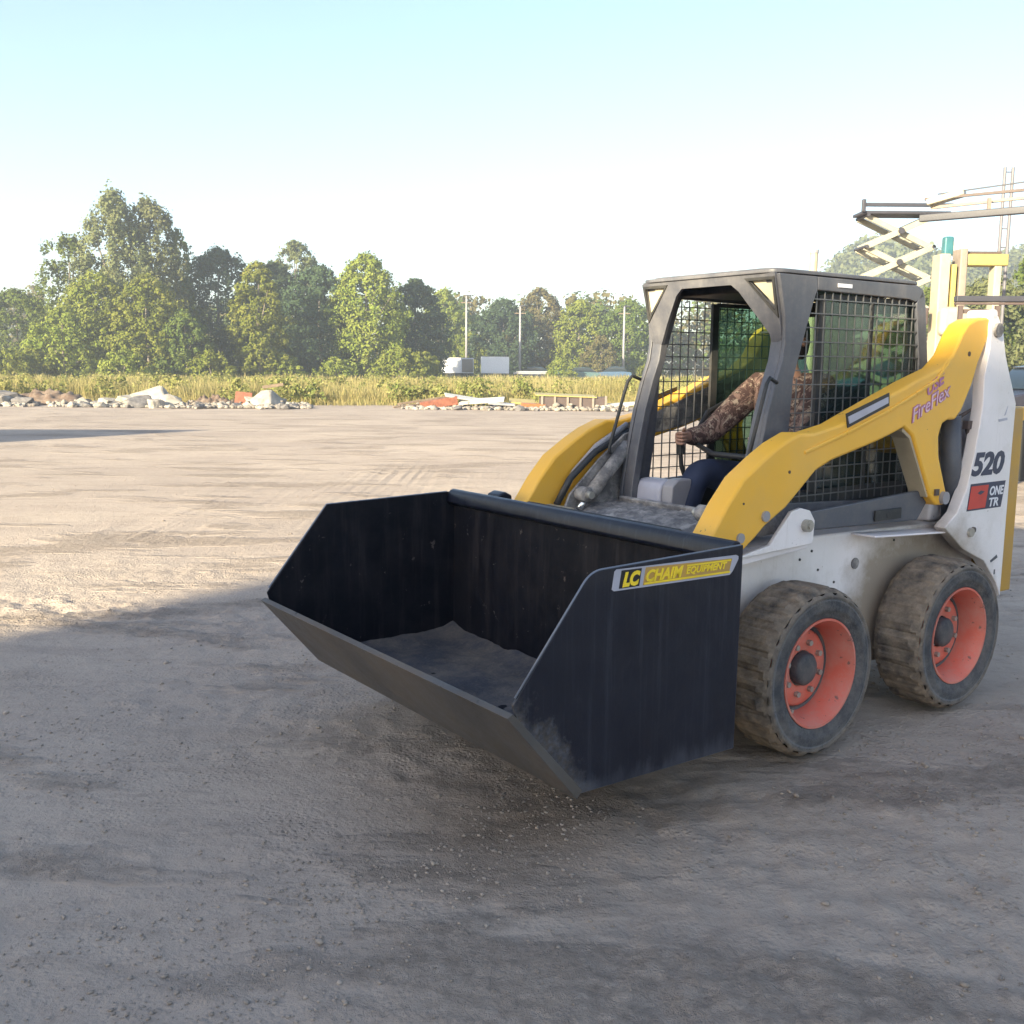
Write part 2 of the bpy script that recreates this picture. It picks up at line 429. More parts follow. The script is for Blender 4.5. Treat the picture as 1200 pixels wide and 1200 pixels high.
# ------------------------------------------------------------------ camera
F_PX, CAM_H, PITCH, ROLL = 1184.63, 1.5869, .1432, -.0072
cam = bpy.data.cameras.new('Camera'); camo_ = bpy.data.objects.new('Camera', cam); COL.objects.link(camo_)
cam.sensor_width = 36; cam.lens = F_PX / 1200 * 36; cam.clip_end = 6000; cam.clip_start = .05
fw = Vector((0, math.cos(PITCH), -math.sin(PITCH))); up0 = Vector((0, math.sin(PITCH), math.cos(PITCH))); x0 = Vector((1, 0, 0))
c_, s_ = math.cos(ROLL), math.sin(ROLL)
rt = x0 * c_ - up0 * s_; up = x0 * s_ + up0 * c_
camo_.matrix_world = Matrix(((rt.x, up.x, -fw.x, 0), (rt.y, up.y, -fw.y, 0), (rt.z, up.z, -fw.z, CAM_H), (0, 0, 0, 1)))
sc.camera = camo_

# ------------------------------------------------------------------ light
SUN_EL = R(19); LX, LY = .605, .796          # horizontal direction the light travels
w = bpy.data.worlds.new('World'); sc.world = w; w.use_nodes = True
nt = w.node_tree; nt.nodes.clear()
sky = nt.nodes.new('ShaderNodeTexSky'); sky.sky_type = 'NISHITA'; sky.sun_disc = False
sky.sun_elevation = SUN_EL; sky.sun_rotation = math.atan2(-LX, -LY)
sky.air_density = 1.0; sky.dust_density = 1.1; sky.ozone_density = 1.3; sky.altitude = 100
bg = nt.nodes.new('ShaderNodeBackground'); bg.inputs[1].default_value = .090
ow = nt.nodes.new('ShaderNodeOutputWorld')
nt.links.new(sky.outputs[0], bg.inputs[0]); nt.links.new(bg.outputs[0], ow.inputs[0])
sl = bpy.data.lights.new('Sun', 'SUN'); sl.energy = 5.0; sl.angle = R(.8); sl.color = (1, .87, .60)
so = bpy.data.objects.new('Sun', sl); COL.objects.link(so)
ld = Vector((LX * math.cos(SUN_EL), LY * math.cos(SUN_EL), -math.sin(SUN_EL)))
so.rotation_euler = ld.to_track_quat('-Z', 'Y').to_euler()
sc.view_settings.view_transform = 'Standard'; sc.view_settings.look = 'None'; sc.view_settings.gamma = 1
sc.view_settings.exposure = 1.93
sc.cycles.use_denoising = True
sc.cycles.max_bounces = 6; sc.cycles.diffuse_bounces = 3; sc.cycles.glossy_bounces = 3; sc.cycles.transparent_max_bounces = 12
sc.cycles.volume_bounces = 0; sc.cycles.caustics_reflective = False; sc.cycles.caustics_refractive = False

# ------------------------------------------------------------------ ground
LOADER = (0.791, 4.6378, math.radians(216.2637))
def lot_edge(x): return 40.5 + 1.3 * nz(x * .09, 3.1) + .5 * nz(x * .5, 8)
def gh(x, y):
    d = max(0.0, min(1.0, (y - 25) / 20))
    z = .05 * nz(x * .12, y * .12, 1)
    if y < 16 and abs(x) < 9:
        k = .5 + .5 * nz(x * .45 + 4, y * .45, 5)
        pk = min(.3, max(0.0, nz(x * .5 + 9, y * .9, 31) + .02))
        z += pk * (.060 * nz(x * 9, y * 9, 32) + .055 * nz(x * 19, y * 19, 33)) + .012 * nz(x * 1.1, y * 1.1, 2) + .012 * k * nz(x * 4.2, y * 4.2, 3) + .010 * k * k * nz(x * 13, y * 13, 4) + .004 * nz(x * 30, y * 30, 9)
        u = x * .55 - y * .83 + .5 * nz(x * .3, y * .3, 7)
        for c0, wd in ((-2.35, .22), (-2.85, .16), (-4.1, .25), (-.3, .2)):
            e = (u - c0) / wd
            if abs(e) < 2.5: z -= .014 * math.exp(-e * e) * (.6 + .8 * nz(x * 9, y * 9, 2))
    # keep the machine's wheels on the surface
    dx, dy = x - 1.1, y - 5.1; r2 = (dx * dx + dy * dy)
    z -= .012
    m = math.exp(-r2 / 3.0)
    z = z * (1 - m) - .010 * m + (.007 * nz(x * 14, y * 14, 4)) * m
    return z
def axis(lo, hi, dlo, dhi, step, grow=1.16, mx=60):
    a = list(np.arange(dlo, dhi, step))
    s = step; v = dhi
    while v < hi: a.append(v); s = min(s * grow, mx); v += s
    a.append(hi); s = step; v = dlo
    left = []
    while v > lo: s = min(s * grow, mx); v -= s; left.append(v)
    return np.array(sorted(set([round(q, 4) for q in left + a])))
gx = axis(-900, 900, -3.6, 4.6, .027); gy = axis(-120, 2200, 1.8, 8.2, .027)
X, Y = np.meshgrid(gx, gy)
Z = np.array([gh(a, b) for a, b in zip(X.ravel(), Y.ravel())])
nxv, nyv = len(gx), len(gy)
idx = np.arange(nxv * nyv).reshape(nyv, nxv)
Fg = np.stack([idx[:-1, :-1], idx[:-1, 1:], idx[1:, 1:], idx[1:, :-1]], -1).reshape(-1, 4)
def ground_mat():
    m = bpy.data.materials.new('packed_gravel'); nt = nodes_of(m)
    tc = nt.nodes.new('ShaderNodeTexCoord').outputs['Object']
    sx = nt.nodes.new('ShaderNodeSeparateXYZ'); nt.links.new(tc, sx.inputs[0])
    big = tex_noise(nt, tc, .35, 5, .6); med = tex_noise(nt, tc, 1.7, 6, .65); fine = tex_noise(nt, tc, 16, 6, .7); grit = tex_noise(nt, tc, 75, 4, .7)
    st = tex_noise(nt, mapping(nt, tc, (.9, 4.5, 1), (0, 0, R(-28))), 1.2, 6, .65, .6)
    st2 = tex_noise(nt, mapping(nt, tc, (.05, .9, 1), (0, 0, R(3))), 1.0, 5, .6, .8)
    c = mix(nt, ramp(nt, big, .35, .65), (.355, .292, .250), (.445, .368, .308))
    c = mix(nt, math_n(nt, 'MULTIPLY', ramp(nt, st, .50, .68), .35), c, (.24, .195, .165))
    c = mix(nt, math_n(nt, 'MULTIPLY', ramp(nt, st2, .52, .72), .14), c, (.26, .215, .17))
    c = mix(nt, math_n(nt, 'MULTIPLY', ramp(nt, med, .52, .70), .26), c, (.22, .18, .15))
    c = mix(nt, math_n(nt, 'MULTIPLY', ramp(nt, fine, .52, .72), .35), c, (.16, .13, .11))
    c = mix(nt, math_n(nt, 'MULTIPLY', ramp(nt, grit, .60, .75), .35), c, (.46, .42, .37))
    pm = ramp(nt, tex_noise(nt, mapping(nt, tc, (.55, 1.5, 1), (0, 0, R(-22))), .95, 4, .6, .4), .51, .60)
    clod = ramp(nt, tex_noise(nt, tc, 19, 5, .75, .5), .44, .60)
    pmc = math_n(nt, 'MULTIPLY', pm, clod)
    c = mix(nt, math_n(nt, 'MULTIPLY', pm, .10), c, (.22, .175, .15))
    c = mix(nt, math_n(nt, 'MULTIPLY', pmc, .30), c, (.15, .12, .10))
    # darker brown patches on the ground around the bucket
    def blob(cx, cy, r, f, col, cin):
        vx = math_n(nt, 'SUBTRACT', sx.outputs[0], cx); vy = math_n(nt, 'SUBTRACT', sx.outputs[1], cy)
        d = math_n(nt, 'SQRT', math_n(nt, 'ADD', math_n(nt, 'MULTIPLY', vx, vx), math_n(nt, 'MULTIPLY', vy, vy)))
        d = math_n(nt, 'ADD', d, math_n(nt, 'MULTIPLY', med, 1.1))
        rr = nt.nodes.new('ShaderNodeMapRange'); rr.inputs[1].default_value = r + .55; rr.inputs[2].default_value = .35
        nt.links.new(d, rr.inputs[0])
        return mix(nt, math_n(nt, 'MULTIPLY', rr.outputs[0], f), cin, col)
    c = blob(.08, 3.45, .8, .8, (.17, .122, .085), c)
    c = blob(.75, 3.9, .8, .4, (.17, .13, .09), c)
    # meadow soil and the far plain
    e = math_n(nt, 'ADD', sx.outputs[1], math_n(nt, 'MULTIPLY', tex_noise(nt, tc, .25, 4), 4.0))
    c = mix(nt, ramp(nt, e, 42.5, 44.0), c, (.20, .17, .085))
    v = nt.nodes.new('ShaderNodeTexVoronoi'); v.inputs['Scale'].default_value = 42; nt.links.new(tc, v.inputs['Vector'])
    peb = math_n(nt, 'MULTIPLY', ramp(nt, v.outputs['Distance'], .45, .1), ramp(nt, med, .42, .62))
    hgt = math_n(nt, 'ADD', math_n(nt, 'MULTIPLY', fine, .9), math_n(nt, 'ADD', math_n(nt, 'MULTIPLY', grit, .35), math_n(nt, 'MULTIPLY', peb, .35)))
    hgt = math_n(nt, 'ADD', hgt, math_n(nt, 'MULTIPLY', pm, math_n(nt, 'MULTIPLY', tex_noise(nt, tc, 21, 5, .8, .4), 2.6)))
    finish(nt, c, .95, 0, hgt, .9, .020, .2)
    return m
MAT['ground'] = ground_mat()
g = from_np('ground', np.stack([X.ravel(), Y.ravel(), Z], -1), Fg, 'ground', smooth=True); tag(g, kind='structure')

# loose stones on the lot
def rock_unit(seed, sub=1, amp=.35):
    bm = bmesh.new(); bmesh.ops.create_icosphere(bm, subdivisions=sub, radius=1)
    for v in bm.verts:
        n = noise.noise(v.co * 1.3 + Vector((seed * 7.1, 0, 0))); v.co *= 1 + amp * n * 1.6
        if sub > 1:
            v.co *= 1 + .18 * noise.noise(v.co * 4 + Vector((seed, 3, 0)))
    me = bpy.data.meshes.new('r'); bm.to_mesh(me); bm.free()
    V = np.array([v.co[:] for v in me.vertices]); Fa = np.array([p.vertices[:] for p in me.polygons]); bpy.data.meshes.remove(me)
    return V, Fa
units = [rock_unit(i, 1, .3) for i in range(5)]
VV, FF, off = [], [], 0
cnt = 0
while cnt < 9000:
    y = 1.9 + (random.random() ** 1.7) * 12; x = random.uniform(-.56, .56) * y * 1.1
    dens = .5 + .9 * nz(x * .8, y * .8, 11) + .5 * nz(x * 3, y * 3, 12)
    u = x * .55 - y * .83 + .5 * nz(x * .3, y * .3, 7)
    for c0 in (-2.6, -4.1): dens += .5 * math.exp(-((u - c0) / .3) ** 2)
    dens += .9 * math.exp(-((x - .05) ** 2 + (y - 3.55) ** 2) / .12)
    if random.random() > max(0, dens) ** 2.2 * .6: continue
    s = .0022 + .0060 * random.random() ** 3 + (.008 if random.random() < .006 else 0)
    V0, F0 = units[cnt % 5]; a = random.uniform(0, 6.28)
    sc3 = np.array([s * random.uniform(.8, 1.4), s * random.uniform(.8, 1.3), s * .65])
    P = V0 * sc3; P = np.stack([P[:, 0] * math.cos(a) - P[:, 1] * math.sin(a), P[:, 0] * math.sin(a) + P[:, 1] * math.cos(a), P[:, 2]], -1)
    P += (x, y, gh(x, y) + s * .3); VV.append(P); FF.append(F0 + off); off += len(V0); cnt += 1
MAT['pebble'] = paint('grit_stone', (.29, .245, .21), .9, dust=.3, dcol=(.20, .165, .14), dscale=3, var=.35)
tag(from_np('loose_gravel', np.concatenate(VV), np.concatenate(FF), 'pebble'), 'small loose stones and crumbs of earth scattered over the packed lot', 'gravel', kind='stuff')

# ------------------------------------------------------------------ skid steer loader
LD = empty('skid_steer_loader', (LOADER[0], LOADER[1], 0), LOADER[2],
           'compact skid steer loader, white body, yellow lift arms, dark caged cab, black front bucket', 'loader')
# --- wheels
def wheel(x, side):
    y = .813 * side; r = .3536
    o = empty('wheel', (x, 0, r)); o.parent = LD
    del_ = []
    yo, yi = .813, .553
    def jag(j, k): return 0
    n = 240
    sh = (yo - yi)
    prof = [(.232, yi + .02), (.25, yi + .004), (.29, yi), (.325, yi + .012), (.340, yi + .03), (.3536, yi + .055), (.3536, yi + sh / 2), (.3536, yo - .05), (.346, yo - .024), (.335, yo - .010)]
    def lug(j, k):
        if 3 <= j <= 8:
            ph = (k / n * 26 + (j - 6) * (.28 if j > 6 else -.28) + .10 * nz(k * .05, x * 7 + j * .2)) % 1
            b = .0055 if ph < .64 else -.0045
            return b * (.7 if j in (3, 8) else 1) + .005 * nz(k * .23, j * .9 + x) - .004
        return 0
    t = MB().lathe([(rr, yy * side) for rr, yy in prof], n=n, jag=lug)
    o1 = t.build('tyre', 'tread', o, smooth=True)
    o1.modifiers.new('n', 'EDGE_SPLIT').split_angle = R(28)
    def sj(j, k): return .0025 * nz(k * .25, j + x * 3) if 0 < j < 3 else 0
    sw = [(.335, yo - .010), (.326, yo + .000), (.318, yo + .002), (.312, yo - .003), (.28, yo + .004), (.262, yo + .002), (.258, yo - .004), (.240, yo - .006), (.228, yo - .014), (.224, yo - .03)]
    MB().lathe([(rr, yy * side) for rr, yy in sw], n=n, jag=lambda j, k: (lug(8, k) if j == 0 else sj(j, k))).build('sidewall', 'sidewall', o, smooth=True)
    rim = [(.226, yo - .03), (.231, yo - .018), (.229, yo - .008), (.220, yo - .008), (.214, yo - .02), (.208, yo - .03), (.198, yo - .05), (.190, yo - .075), (.184, yo - .115), (.182, yo - .128), (.166, yo - .130), (.162, yo - .118), (.150, yo - .110), (.120, yo - .106), (.088, yo - .106), (.075, yo - .11)]
    rm = MB().lathe([(rr, yy * side) for rr, yy in rim], n=72)
    rm.build('rim', 'rim', o, smooth=True).modifiers.new('n', 'EDGE_SPLIT').split_angle = R(40)
    MB().lathe([(.1835, (yo - .122) * side), (.178, (yo - .1265) * side), (.168, (yo - .1265) * side), (.1635, (yo - .119) * side)], n=72).build('rim_seam', 'hub', o, smooth=True)
    hb = MB().lathe([(.070, (yo - .112) * side), (.069, (yo - .085) * side), (.060, (yo - .075) * side), (.040, (yo - .070) * side), (.001, (yo - .068) * side)], n=32)
    hb.build('hub_cap', 'hub', o, smooth=True).modifiers.new('n', 'EDGE_SPLIT').split_angle = R(40)
    for k in range(8):
        a = 2 * PI * k / 8 + .3
        MB().tube([(.110 * math.cos(a), (yo - .108) * side, .110 * math.sin(a)), (.110 * math.cos(a), (yo - .088) * side, .110 * math.sin(a))], .0125, 6).build('wheel_nut', 'bolt', o)
    MB().tube([(.12, (yo - .10) * side, -.15), (.118, (yo - .05) * side, -.148)], .008, 8).build('valve', 'bolt', o)
    # inner hub disc closes the wheel's back
    MB().tube([(0, (yi + .07) * side, 0), (0, .48 * side, 0)], .09, 20).build('axle', 'hub', o)
    return o
for xx in (0, -1.033):
    for sd in (1, -1): wheel(xx, sd)

# --- body
b = MB().prism([(.42, .20), (.50, .30), (.50, .62), (.36, .83), (-.12, .86), (-1.30, .835), (-1.62, .83), (-1.62, .30), (-1.5, .20)], -.515, .515)
b.build('chassis', 'bodywhite', LD, bevel=.015)
for s in (1, -1):
    MB().prism([(-.56, .848), (-1.20, .812), (-1.20, .804), (-.56, .838)], .516 * s, .64 * s).build('fender_ledge', 'white', LD, bevel=.003)
    # front pivot bracket
    MB().prism([(.30, .835), (.30, .845), (.13, .87), (.0, 1.0), (-.06, 1.01), (-.12, .995), (-.155, .95), (-.15, .865), (-.14, .85)], .60 * s, .62 * s).build('bracket', 'bodywhite', LD, bevel=.004)
    bb = MB().tube([(-.09, .62 * s, .935), (-.09, .645 * s, .935)], .026, 16)
    bb.tube([(-.09, .645 * s, .935), (-.09, .652 * s, .935)], .014, 6)
    bb.build('bolt', 'bolt', LD)
    MB().prism([(.28, .80), (.28, .842), (-.14, .856), (-.14, .83)], .516 * s, .60 * s).build('bracket_foot', 'white', LD, bevel=.004)
    # slate lower link bar
    MB().prism([(-.13, .985), (-.97, 1.022), (-1.0, 1.0), (-1.026, .968), (-.951, .882), (-.13, .905)], .575 * s, .60 * s).build('lower_link', 'bar', LD, bevel=.006)
    # cream inner strut and hinged lower link
    MB().prism([(-.835, 1.27), (-.86, 1.34), (-.95, 1.34), (-1.125, 1.03), (-1.10, .98), (-1.035, .99)], .55 * s, .575 * s).build('inner_strut', 'cream', LD, bevel=.004)
    lc = MB(); lc.tube([(-.7, .60 * s, .93), (-.7, .615 * s, .93)], .018, 12); lc.span((-.60, .602 * s, .905), (-.80, .612 * s, .955))
    lc.build('link_latch', 'cabdark', LD, bevel=.003)
# body side details
d = MB(); d.tube([(-.60, .515, .70), (-.60, .521, .70)], .026, 20); d.build('plug', 'grime', LD)
for qx, qz in ((-.2, .76), (-.33, .70), (-.12, .66), (-.45, .63), (-.28, .79), (-.9, .78)): MB().tube([(qx, .515, qz), (qx, .519, qz)], .006, 8).build('rivet', 'cabdark', LD)

# --- engine housing & uprights
MB().prism([(-1.22, .836), (-1.24, 1.40), (-1.60, 1.30), (-1.64, .836)], -.50, .50).build('engine_housing', 'white', LD, bevel=.02)
UP = [(-1.085, .84), (-1.19, .905), (-1.26, 1.02), (-1.305, 1.18), (-1.335, 1.32), (-1.35, 1.42), (-1.345, 1.55), (-1.375, 1.68), (-1.37, 1.80), (-1.385, 1.845), (-1.43, 1.845), (-1.485, 1.78),
      (-1.53, 1.65), (-1.66, 1.42), (-1.655, 1.20), (-1.652, .872), (-1.648, .43), (-1.60, .51), (-1.464, .64), (-1.26, .72), (-1.17, .785)]
for s in (1, -1):
    MB().prism(UP, .60 * s, .66 * s).build('upright', 'bodywhite', LD, bevel=.006)
    MB().prism([(-1.30, .86), (-1.36, 1.60), (-1.45, 1.70), (-1.62, 1.40), (-1.64, .86)], .50 * s, .52 * s).build('upright_inner', 'white', LD, bevel=.004)
    MB().tube([(-1.425, .655 * s, 1.775), (-1.425, .675 * s, 1.775)], .034, 20).build('pivot_pin', 'grime', LD)
    MB().tube([(-1.40, .53 * s, 1.85), (-1.40, .66 * s, 1.85)], .022, 12).build('pivot_boss', 'white', LD)
    MB().tube([(-1.31, .66 * s, .80), (-1.31, .675 * s, .80)], .022, 14).build('bolt', 'bolt', LD)
    MB().tube([(-1.335, .66 * s, .81), (-1.335, .672 * s, .81)], .014, 10).build('bolt', 'brownmetal', LD)
MB().span((-1.66, -.645, .45), (-1.775, .645, 1.40)).build('tailgate', 'ochre', LD, bevel=.01)
MB().span((-1.78, .56, 1.33), (-1.88, .63, 1.40)).build('tail_bracket', 'yellow', LD, bevel=.005)
MB().span((-1.60, -.45, .32), (-1.70, .45, .44)).build('rear_bumper', 'cabdark', LD, bevel=.01)

# --- lift arms
ARM = [(.55, .80), (.505, .945), (.425, 1.055), (.33, 1.158), (.20, 1.238), (.11, 1.285), (0, 1.325), (-.09, 1.322), (-.26, 1.352), (-.56, 1.455), (-.80, 1.535), (-1.0, 1.592), (-1.09, 1.655), (-1.155, 1.755),
       (-1.20, 1.80), (-1.27, 1.825), (-1.36, 1.835), (-1.43, 1.82), (-1.46, 1.77), (-1.43, 1.73), (-1.38, 1.735), (-1.36, 1.70), (-1.31, 1.62), (-1.27, 1.518), (-1.19, 1.39), (-1.143, 1.351), (-1.085, 1.352), (-1.037, 1.334),
       (-1.013, 1.275), (-1.027, 1.183), (-1.105, 1.016), (-1.13, .985), (-1.10, .948), (-1.03, .95), (-.97, 1.0), (-.80, 1.286), (-.728, 1.327), (-.64, 1.30), (-.54, 1.273), (-.215, 1.202), (-.115, 1.165),
       (.067, 1.024), (.189, .961), (.250, .915), (.285, .893), (.335, .86), (.43, .74), (.44, .34), (.56, .30), (.62, .36), (.63, .62)]
for s in (1, -1):
    a = MB().prism(ARM, .535 * s, .645 * s).build('lift_arm', 'yellow', LD, bevel=.014, seg=3)
    MB().prism([(-.735, 1.326), (-.802, 1.290), (-.975, 1.002), (-.962, .993), (-.790, 1.276), (-.728, 1.310)], .545 * s, .632 * s).build('leg_side', 'cream', a)
    MB().prism([(-.12, 1.22), (-.12, 1.305), (-.28, 1.34), (-.58, 1.44), (-.82, 1.52), (-1.0, 1.575), (-1.02, 1.36), (-.72, 1.34), (-.54, 1.285)], .530 * s, .5345 * s).build('arm_inner_plate', 'grime', a)  # grey plate added over the arm's inner face
    rb = MB()
    rib = [(-.03, 1.245), (-.30, 1.315), (-.60, 1.405), (-.80, 1.475), (-.96, 1.54), (-1.06, 1.62)]
    # raised folded rib along the upper side of the arm
    for i in range(len(rib) - 1):
        rb.beam((rib[i][0], .6455 * s, rib[i][1]), (rib[i + 1][0], .6455 * s, rib[i + 1][1]), .012, .016)
    rb.build('arm_rib', 'yellow', a, bevel=.004)
    fr = [(-.290, 1.398), (-.592, 1.484), (-.597, 1.427), (-.306, 1.338)]
    inn = [(-.302, 1.385), (-.582, 1.466), (-.585, 1.439), (-.313, 1.355)]
    MB().prism(fr, .645 * s, .649 * s).build('marker_frame', 'decalblack', a)
    MB().prism(inn, .649 * s, .652 * s).build('marker_plate', 'slot', a)
    for qx, qz, qr in ((-1.22, 1.66, .012), (.06, 1.17, .007), (.33, 1.06, .005)): MB().tube([(qx, .645 * s, qz), (qx, .647 * s, qz)], qr, 14).build('arm_hole', 'soil', a)
    for qx, qz, qr in ((.345, .925, .020), (.20, 1.0, .022)):
        MB().tube([(qx, .645 * s, qz), (qx, .655 * s, qz)], qr, 14).build('arm_bolt', 'palemetal', a)
    MB().tube([(-1.075, .645 * s, .985), (-1.075, .665 * s, .985)], .030, 20).build('leg_boss', 'palemetal', a)
    MB().span((-1.0, .645 * s, 1.0), (-1.03, .655 * s, 1.03)).build('leg_tab', 'brownmetal', a)
# arm crossmember behind the seat and the tilt coupler in front
MB().tube([(-1.14, -.535, 1.22), (-1.14, .535, 1.22)], .05, 16).build('arm_crossmember', 'yellow', LD)
MB().prism([(.50, .28), (.60, .30), (.60, .92), (.52, .96), (.46, .90)], -.50, .50).build('coupler', 'cabdark', LD, bevel=.008)
for yy in (-.62, ):
    MB().prism([(.57, .80), (.65, .80), (.64, .985), (.60, 1.0), (.56, .98)], yy - .05, yy + .05).build('coupler_lug', 'bucket', LD, bevel=.01)
# lift cylinders (slate barrels behind the arm legs)
for s in (1, -1):
    MB().tube([(-1.30, .565 * s, .86), (-1.235, .565 * s, 1.36)], .048, 20).build('lift_cylinder', 'bar', LD, smooth=True)
    MB().tube([(-1.235, .565 * s, 1.36), (-1.20, .565 * s, 1.62)], .022, 14).build('cylinder_rod', 'chrome', LD, smooth=True)
    hz = MB()
    hz.tube([(-1.33, .60 * s, 1.30), (-1.36, .61 * s, 1.22), (-1.33, .60 * s, 1.12), (-1.36, .60 * s, 1.0)], .013, 8)
    hz.tube([(-1.31, .57 * s, 1.36), (-1.37, .60 * s, 1.40), (-1.39, .61 * s, 1.30), (-1.34, .60 * s, 1.20)], .011, 8)
    hz.span((-1.30, .59 * s, 1.30), (-1.35, .62 * s, 1.34)); hz.build('hydraulic_hose', 'brownmetal', LD)

# decals of the machine
text('number_decal', '520', 'navy', LD, side_M(-1.283, 1.080, .661), size=.150, bold=.0062, shear=.22, xs=1.30, space=.96)
DM = side_M(-1.268, .905, .6608)
plate('label_plate', [(0, .0), (.315, .0), (.345, .132), (.022, .132)], [], .0012, 'navy', LD, DM)
plate('label_red', [(.008, .008), (.165, .008), (.185, .120), (.028, .120)], [], .0012, 'decalred', LD, side_M(-1.268, .905, .6620))
text('label_word', 'ONE', 'decalwhite', LD, side_M(-1.268 - .195, .905 + .066, .6620), size=.062, bold=.0016, shear=.2, xs=.98)
text('label_word', 'TR', 'decalwhite', LD, side_M(-1.268 - .190, .905 + .010, .6620), size=.060, bold=.0014, shear=.2, xs=1.3)
plate('label_bird', [(.085, .084), (.115, .096), (.15, .088), (.128, .080), (.11, .074)], [], .0010, 'navy', LD, side_M(-1.268, .905, .6630))
text('arm_lettering', 'USE', 'pink', LD, side_M(-.885, 1.463, .6475, R(25)), size=.070, bold=.0022, shear=.35, xs=1.25)
text('arm_lettering', 'FireFlex', 'pink', LD, side_M(-.775, 1.345, .6475, R(22)), size=.088, bold=.0028, shear=.4, xs=1.12)
text('arm_lettering', 'FireFlex', 'pinklight', LD, side_M(-.779, 1.3465, .6485, R(22)), size=.086, bold=-.0004, shear=.4, xs=1.12)
st_ = MB(); st_.prism([(-1.50, 1.345), (-1.58, 1.352), (-1.585, 1.340), (-1.505, 1.333)], .6605, .662); st_.prism([(-1.55, 1.362), (-1.58, 1.41), (-1.565, 1.365)], .6605, .662); st_.build('warning_mark', 'slot', LD)
st_ = MB(); st_.prism([(-1.52, .635), (-1.58, .66), (-1.59, .645), (-1.53, .625)], .6605, .662); st_.span((-1.565, .6605, .56), (-1.575, .662, .585)); st_.build('scuff_mark', 'bar', LD)

# --- cab
CW = .42
FP = [(-.10, 1.985), (-.125, 1.90), (-.152, 1.79), (-.158, 1.70), (-.145, 1.62), (-.107, 1.525), (-.06, 1.38), (-.02, 1.2), (.015, 1.0), (.02, .90)]
BP = [(-.16, .90), (-.17, 1.05), (-.20, 1.25), (-.213, 1.38), (-.222, 1.54), (-.262, 1.66), (-.300, 1.77), (-.335, 1.87), (-.36, 1.925), (-.36, 1.985)]
for s in (1, -1):
    MB().prism(FP + BP, (CW - .022) * s, CW * s).build('front_post', 'cab', LD, bevel=.005)
    # inner flange of the post, forming its broad front face
    MB().prism([(x - .004, z) for x, z in FP] + [(x - .05, z) for x, z in FP[::-1]], (CW - .085) * s, (CW - .023) * s).build('post_flange', 'cab', LD, bevel=.005)
    # roof rail, rear post, sill of the side frame
    MB().prism([(-.36, 1.985), (-1.12, 1.985), (-1.165, 1.97), (-1.18, 1.93), (-1.11, 1.905), (-1.06, 1.915), (-.36, 1.925)], (CW - .022) * s, CW * s).build('roof_rail', 'cab', LD, bevel=.006)
    MB().prism([(-1.165, 1.97), (-1.19, 1.93), (-1.245, 1.62), (-1.26, 1.2), (-1.26, .86), (-1.18, .86), (-1.18, 1.2), (-1.17, 1.62), (-1.12, 1.90)], (CW - .022) * s, CW * s).build('rear_post', 'cab', LD, bevel=.005)
    MB().prism([(-.16, .90), (-1.18, .86), (-1.18, .95), (-.165, 1.00)], (CW - .022) * s, CW * s).build('side_sill', 'cab', LD, bevel=.005)
    # welded mesh screen
    m_ = MB(); yw = (CW - .006) * s
    def front_edge(z):
        for i in range(len(BP) - 1):
            if BP[i][1] <= z <= BP[i + 1][1]:
                t = (z - BP[i][1]) / (BP[i + 1][1] - BP[i][1] + 1e-9); return BP[i][0] + t * (BP[i + 1][0] - BP[i][0])
        return -.17
    z = 1.02
    while z < 1.93:
        x1 = -1.18 + max(0, (z - 1.62)) * .2
        m_.beam((front_edge(z), yw, z), (x1, yw, z), .005, .0045, (0, 1, 0)); z += .062
    x = -.20
    while x > -1.17:
        zl = .98 if x < -.17 else 1.0
        zt = 1.92
        if x > -.36: zt = min(1.92, 1.38 + ( -.213 - x) / .147 * .545) if x < -.213 else 1.25
        tilt = .0
        m_.beam((x, yw - .005 * s, zl), (x, yw - .005 * s, zt), .005, .0045, (0, 1, 0)); x -= .0565
    m_.build('side_screen', 'mesh', LD)
# tinted side panes
for s, mt in ((1, 'paleglass'), (-1, 'greenglass')):
    x0_ = -.44 if s == 1 else -.60
    MB().span((x0_, (CW - .034) * s, 1.04), (-1.16, (CW - .030) * s, 1.90)).build('side_pane', mt, LD)
    pf = MB()
    pf.span((x0_ + .03, (CW - .040) * s, 1.03), (x0_ - .015, (CW - .024) * s, 1.91))
    pf.span((x0_ - .015, (CW - .040) * s, 1.895), (-1.16, (CW - .024) * s, 1.915)); pf.span((x0_ - .015, (CW - .040) * s, 1.02), (-1.16, (CW - .024) * s, 1.04))
    pf.span((-.80, (CW - .040) * s, 1.04), (-.815, (CW - .024) * s, 1.895)) if s == 1 else None
    pf.build('pane_frame', 'cabdark', LD)
# front header with two lamp openings
tilt = math.atan2(.05, .23)
HM = Matrix(((0, 0, 1, -.125), (1, 0, 0, 0), (0, 1, 0, 1.885), (0, 0, 0, 1))) @ Matrix.Rotation(-tilt * 0, 4, 'X')
outer = [(-.40, .105), (.40, .105), (.40, -.17), (.345, -.21), (.335, -.15), (.19, .035), (.15, .065), (-.15, .065), (-.19, .035), (-.275, -.09), (-.335, -.19), (-.345, -.21), (-.40, -.17)]
def tri(s): return [(.255 * s, .075), (.385 * s, .075), (.385 * s, -.055)] if s > 0 else [(.385 * s, .075), (.255 * s, .075), (.385 * s, -.055)]
Sh = Matrix(((1, 0, tilt * -.0, 0), (0, 1, 0, 0), (0, 0, 1, 0), (0, 0, 0, 1)))
hd = plate('front_header', outer, [tri(1), tri(-1)], .016, 'cab', LD, HM)
for v in hd.data.vertices: v.co.x += (v.co.z - 1.885) * .24
hb_ = hd.modifiers.new('b', 'BEVEL'); hb_.width = .003; hb_.segments = 2; hb_.limit_method = 'ANGLE'
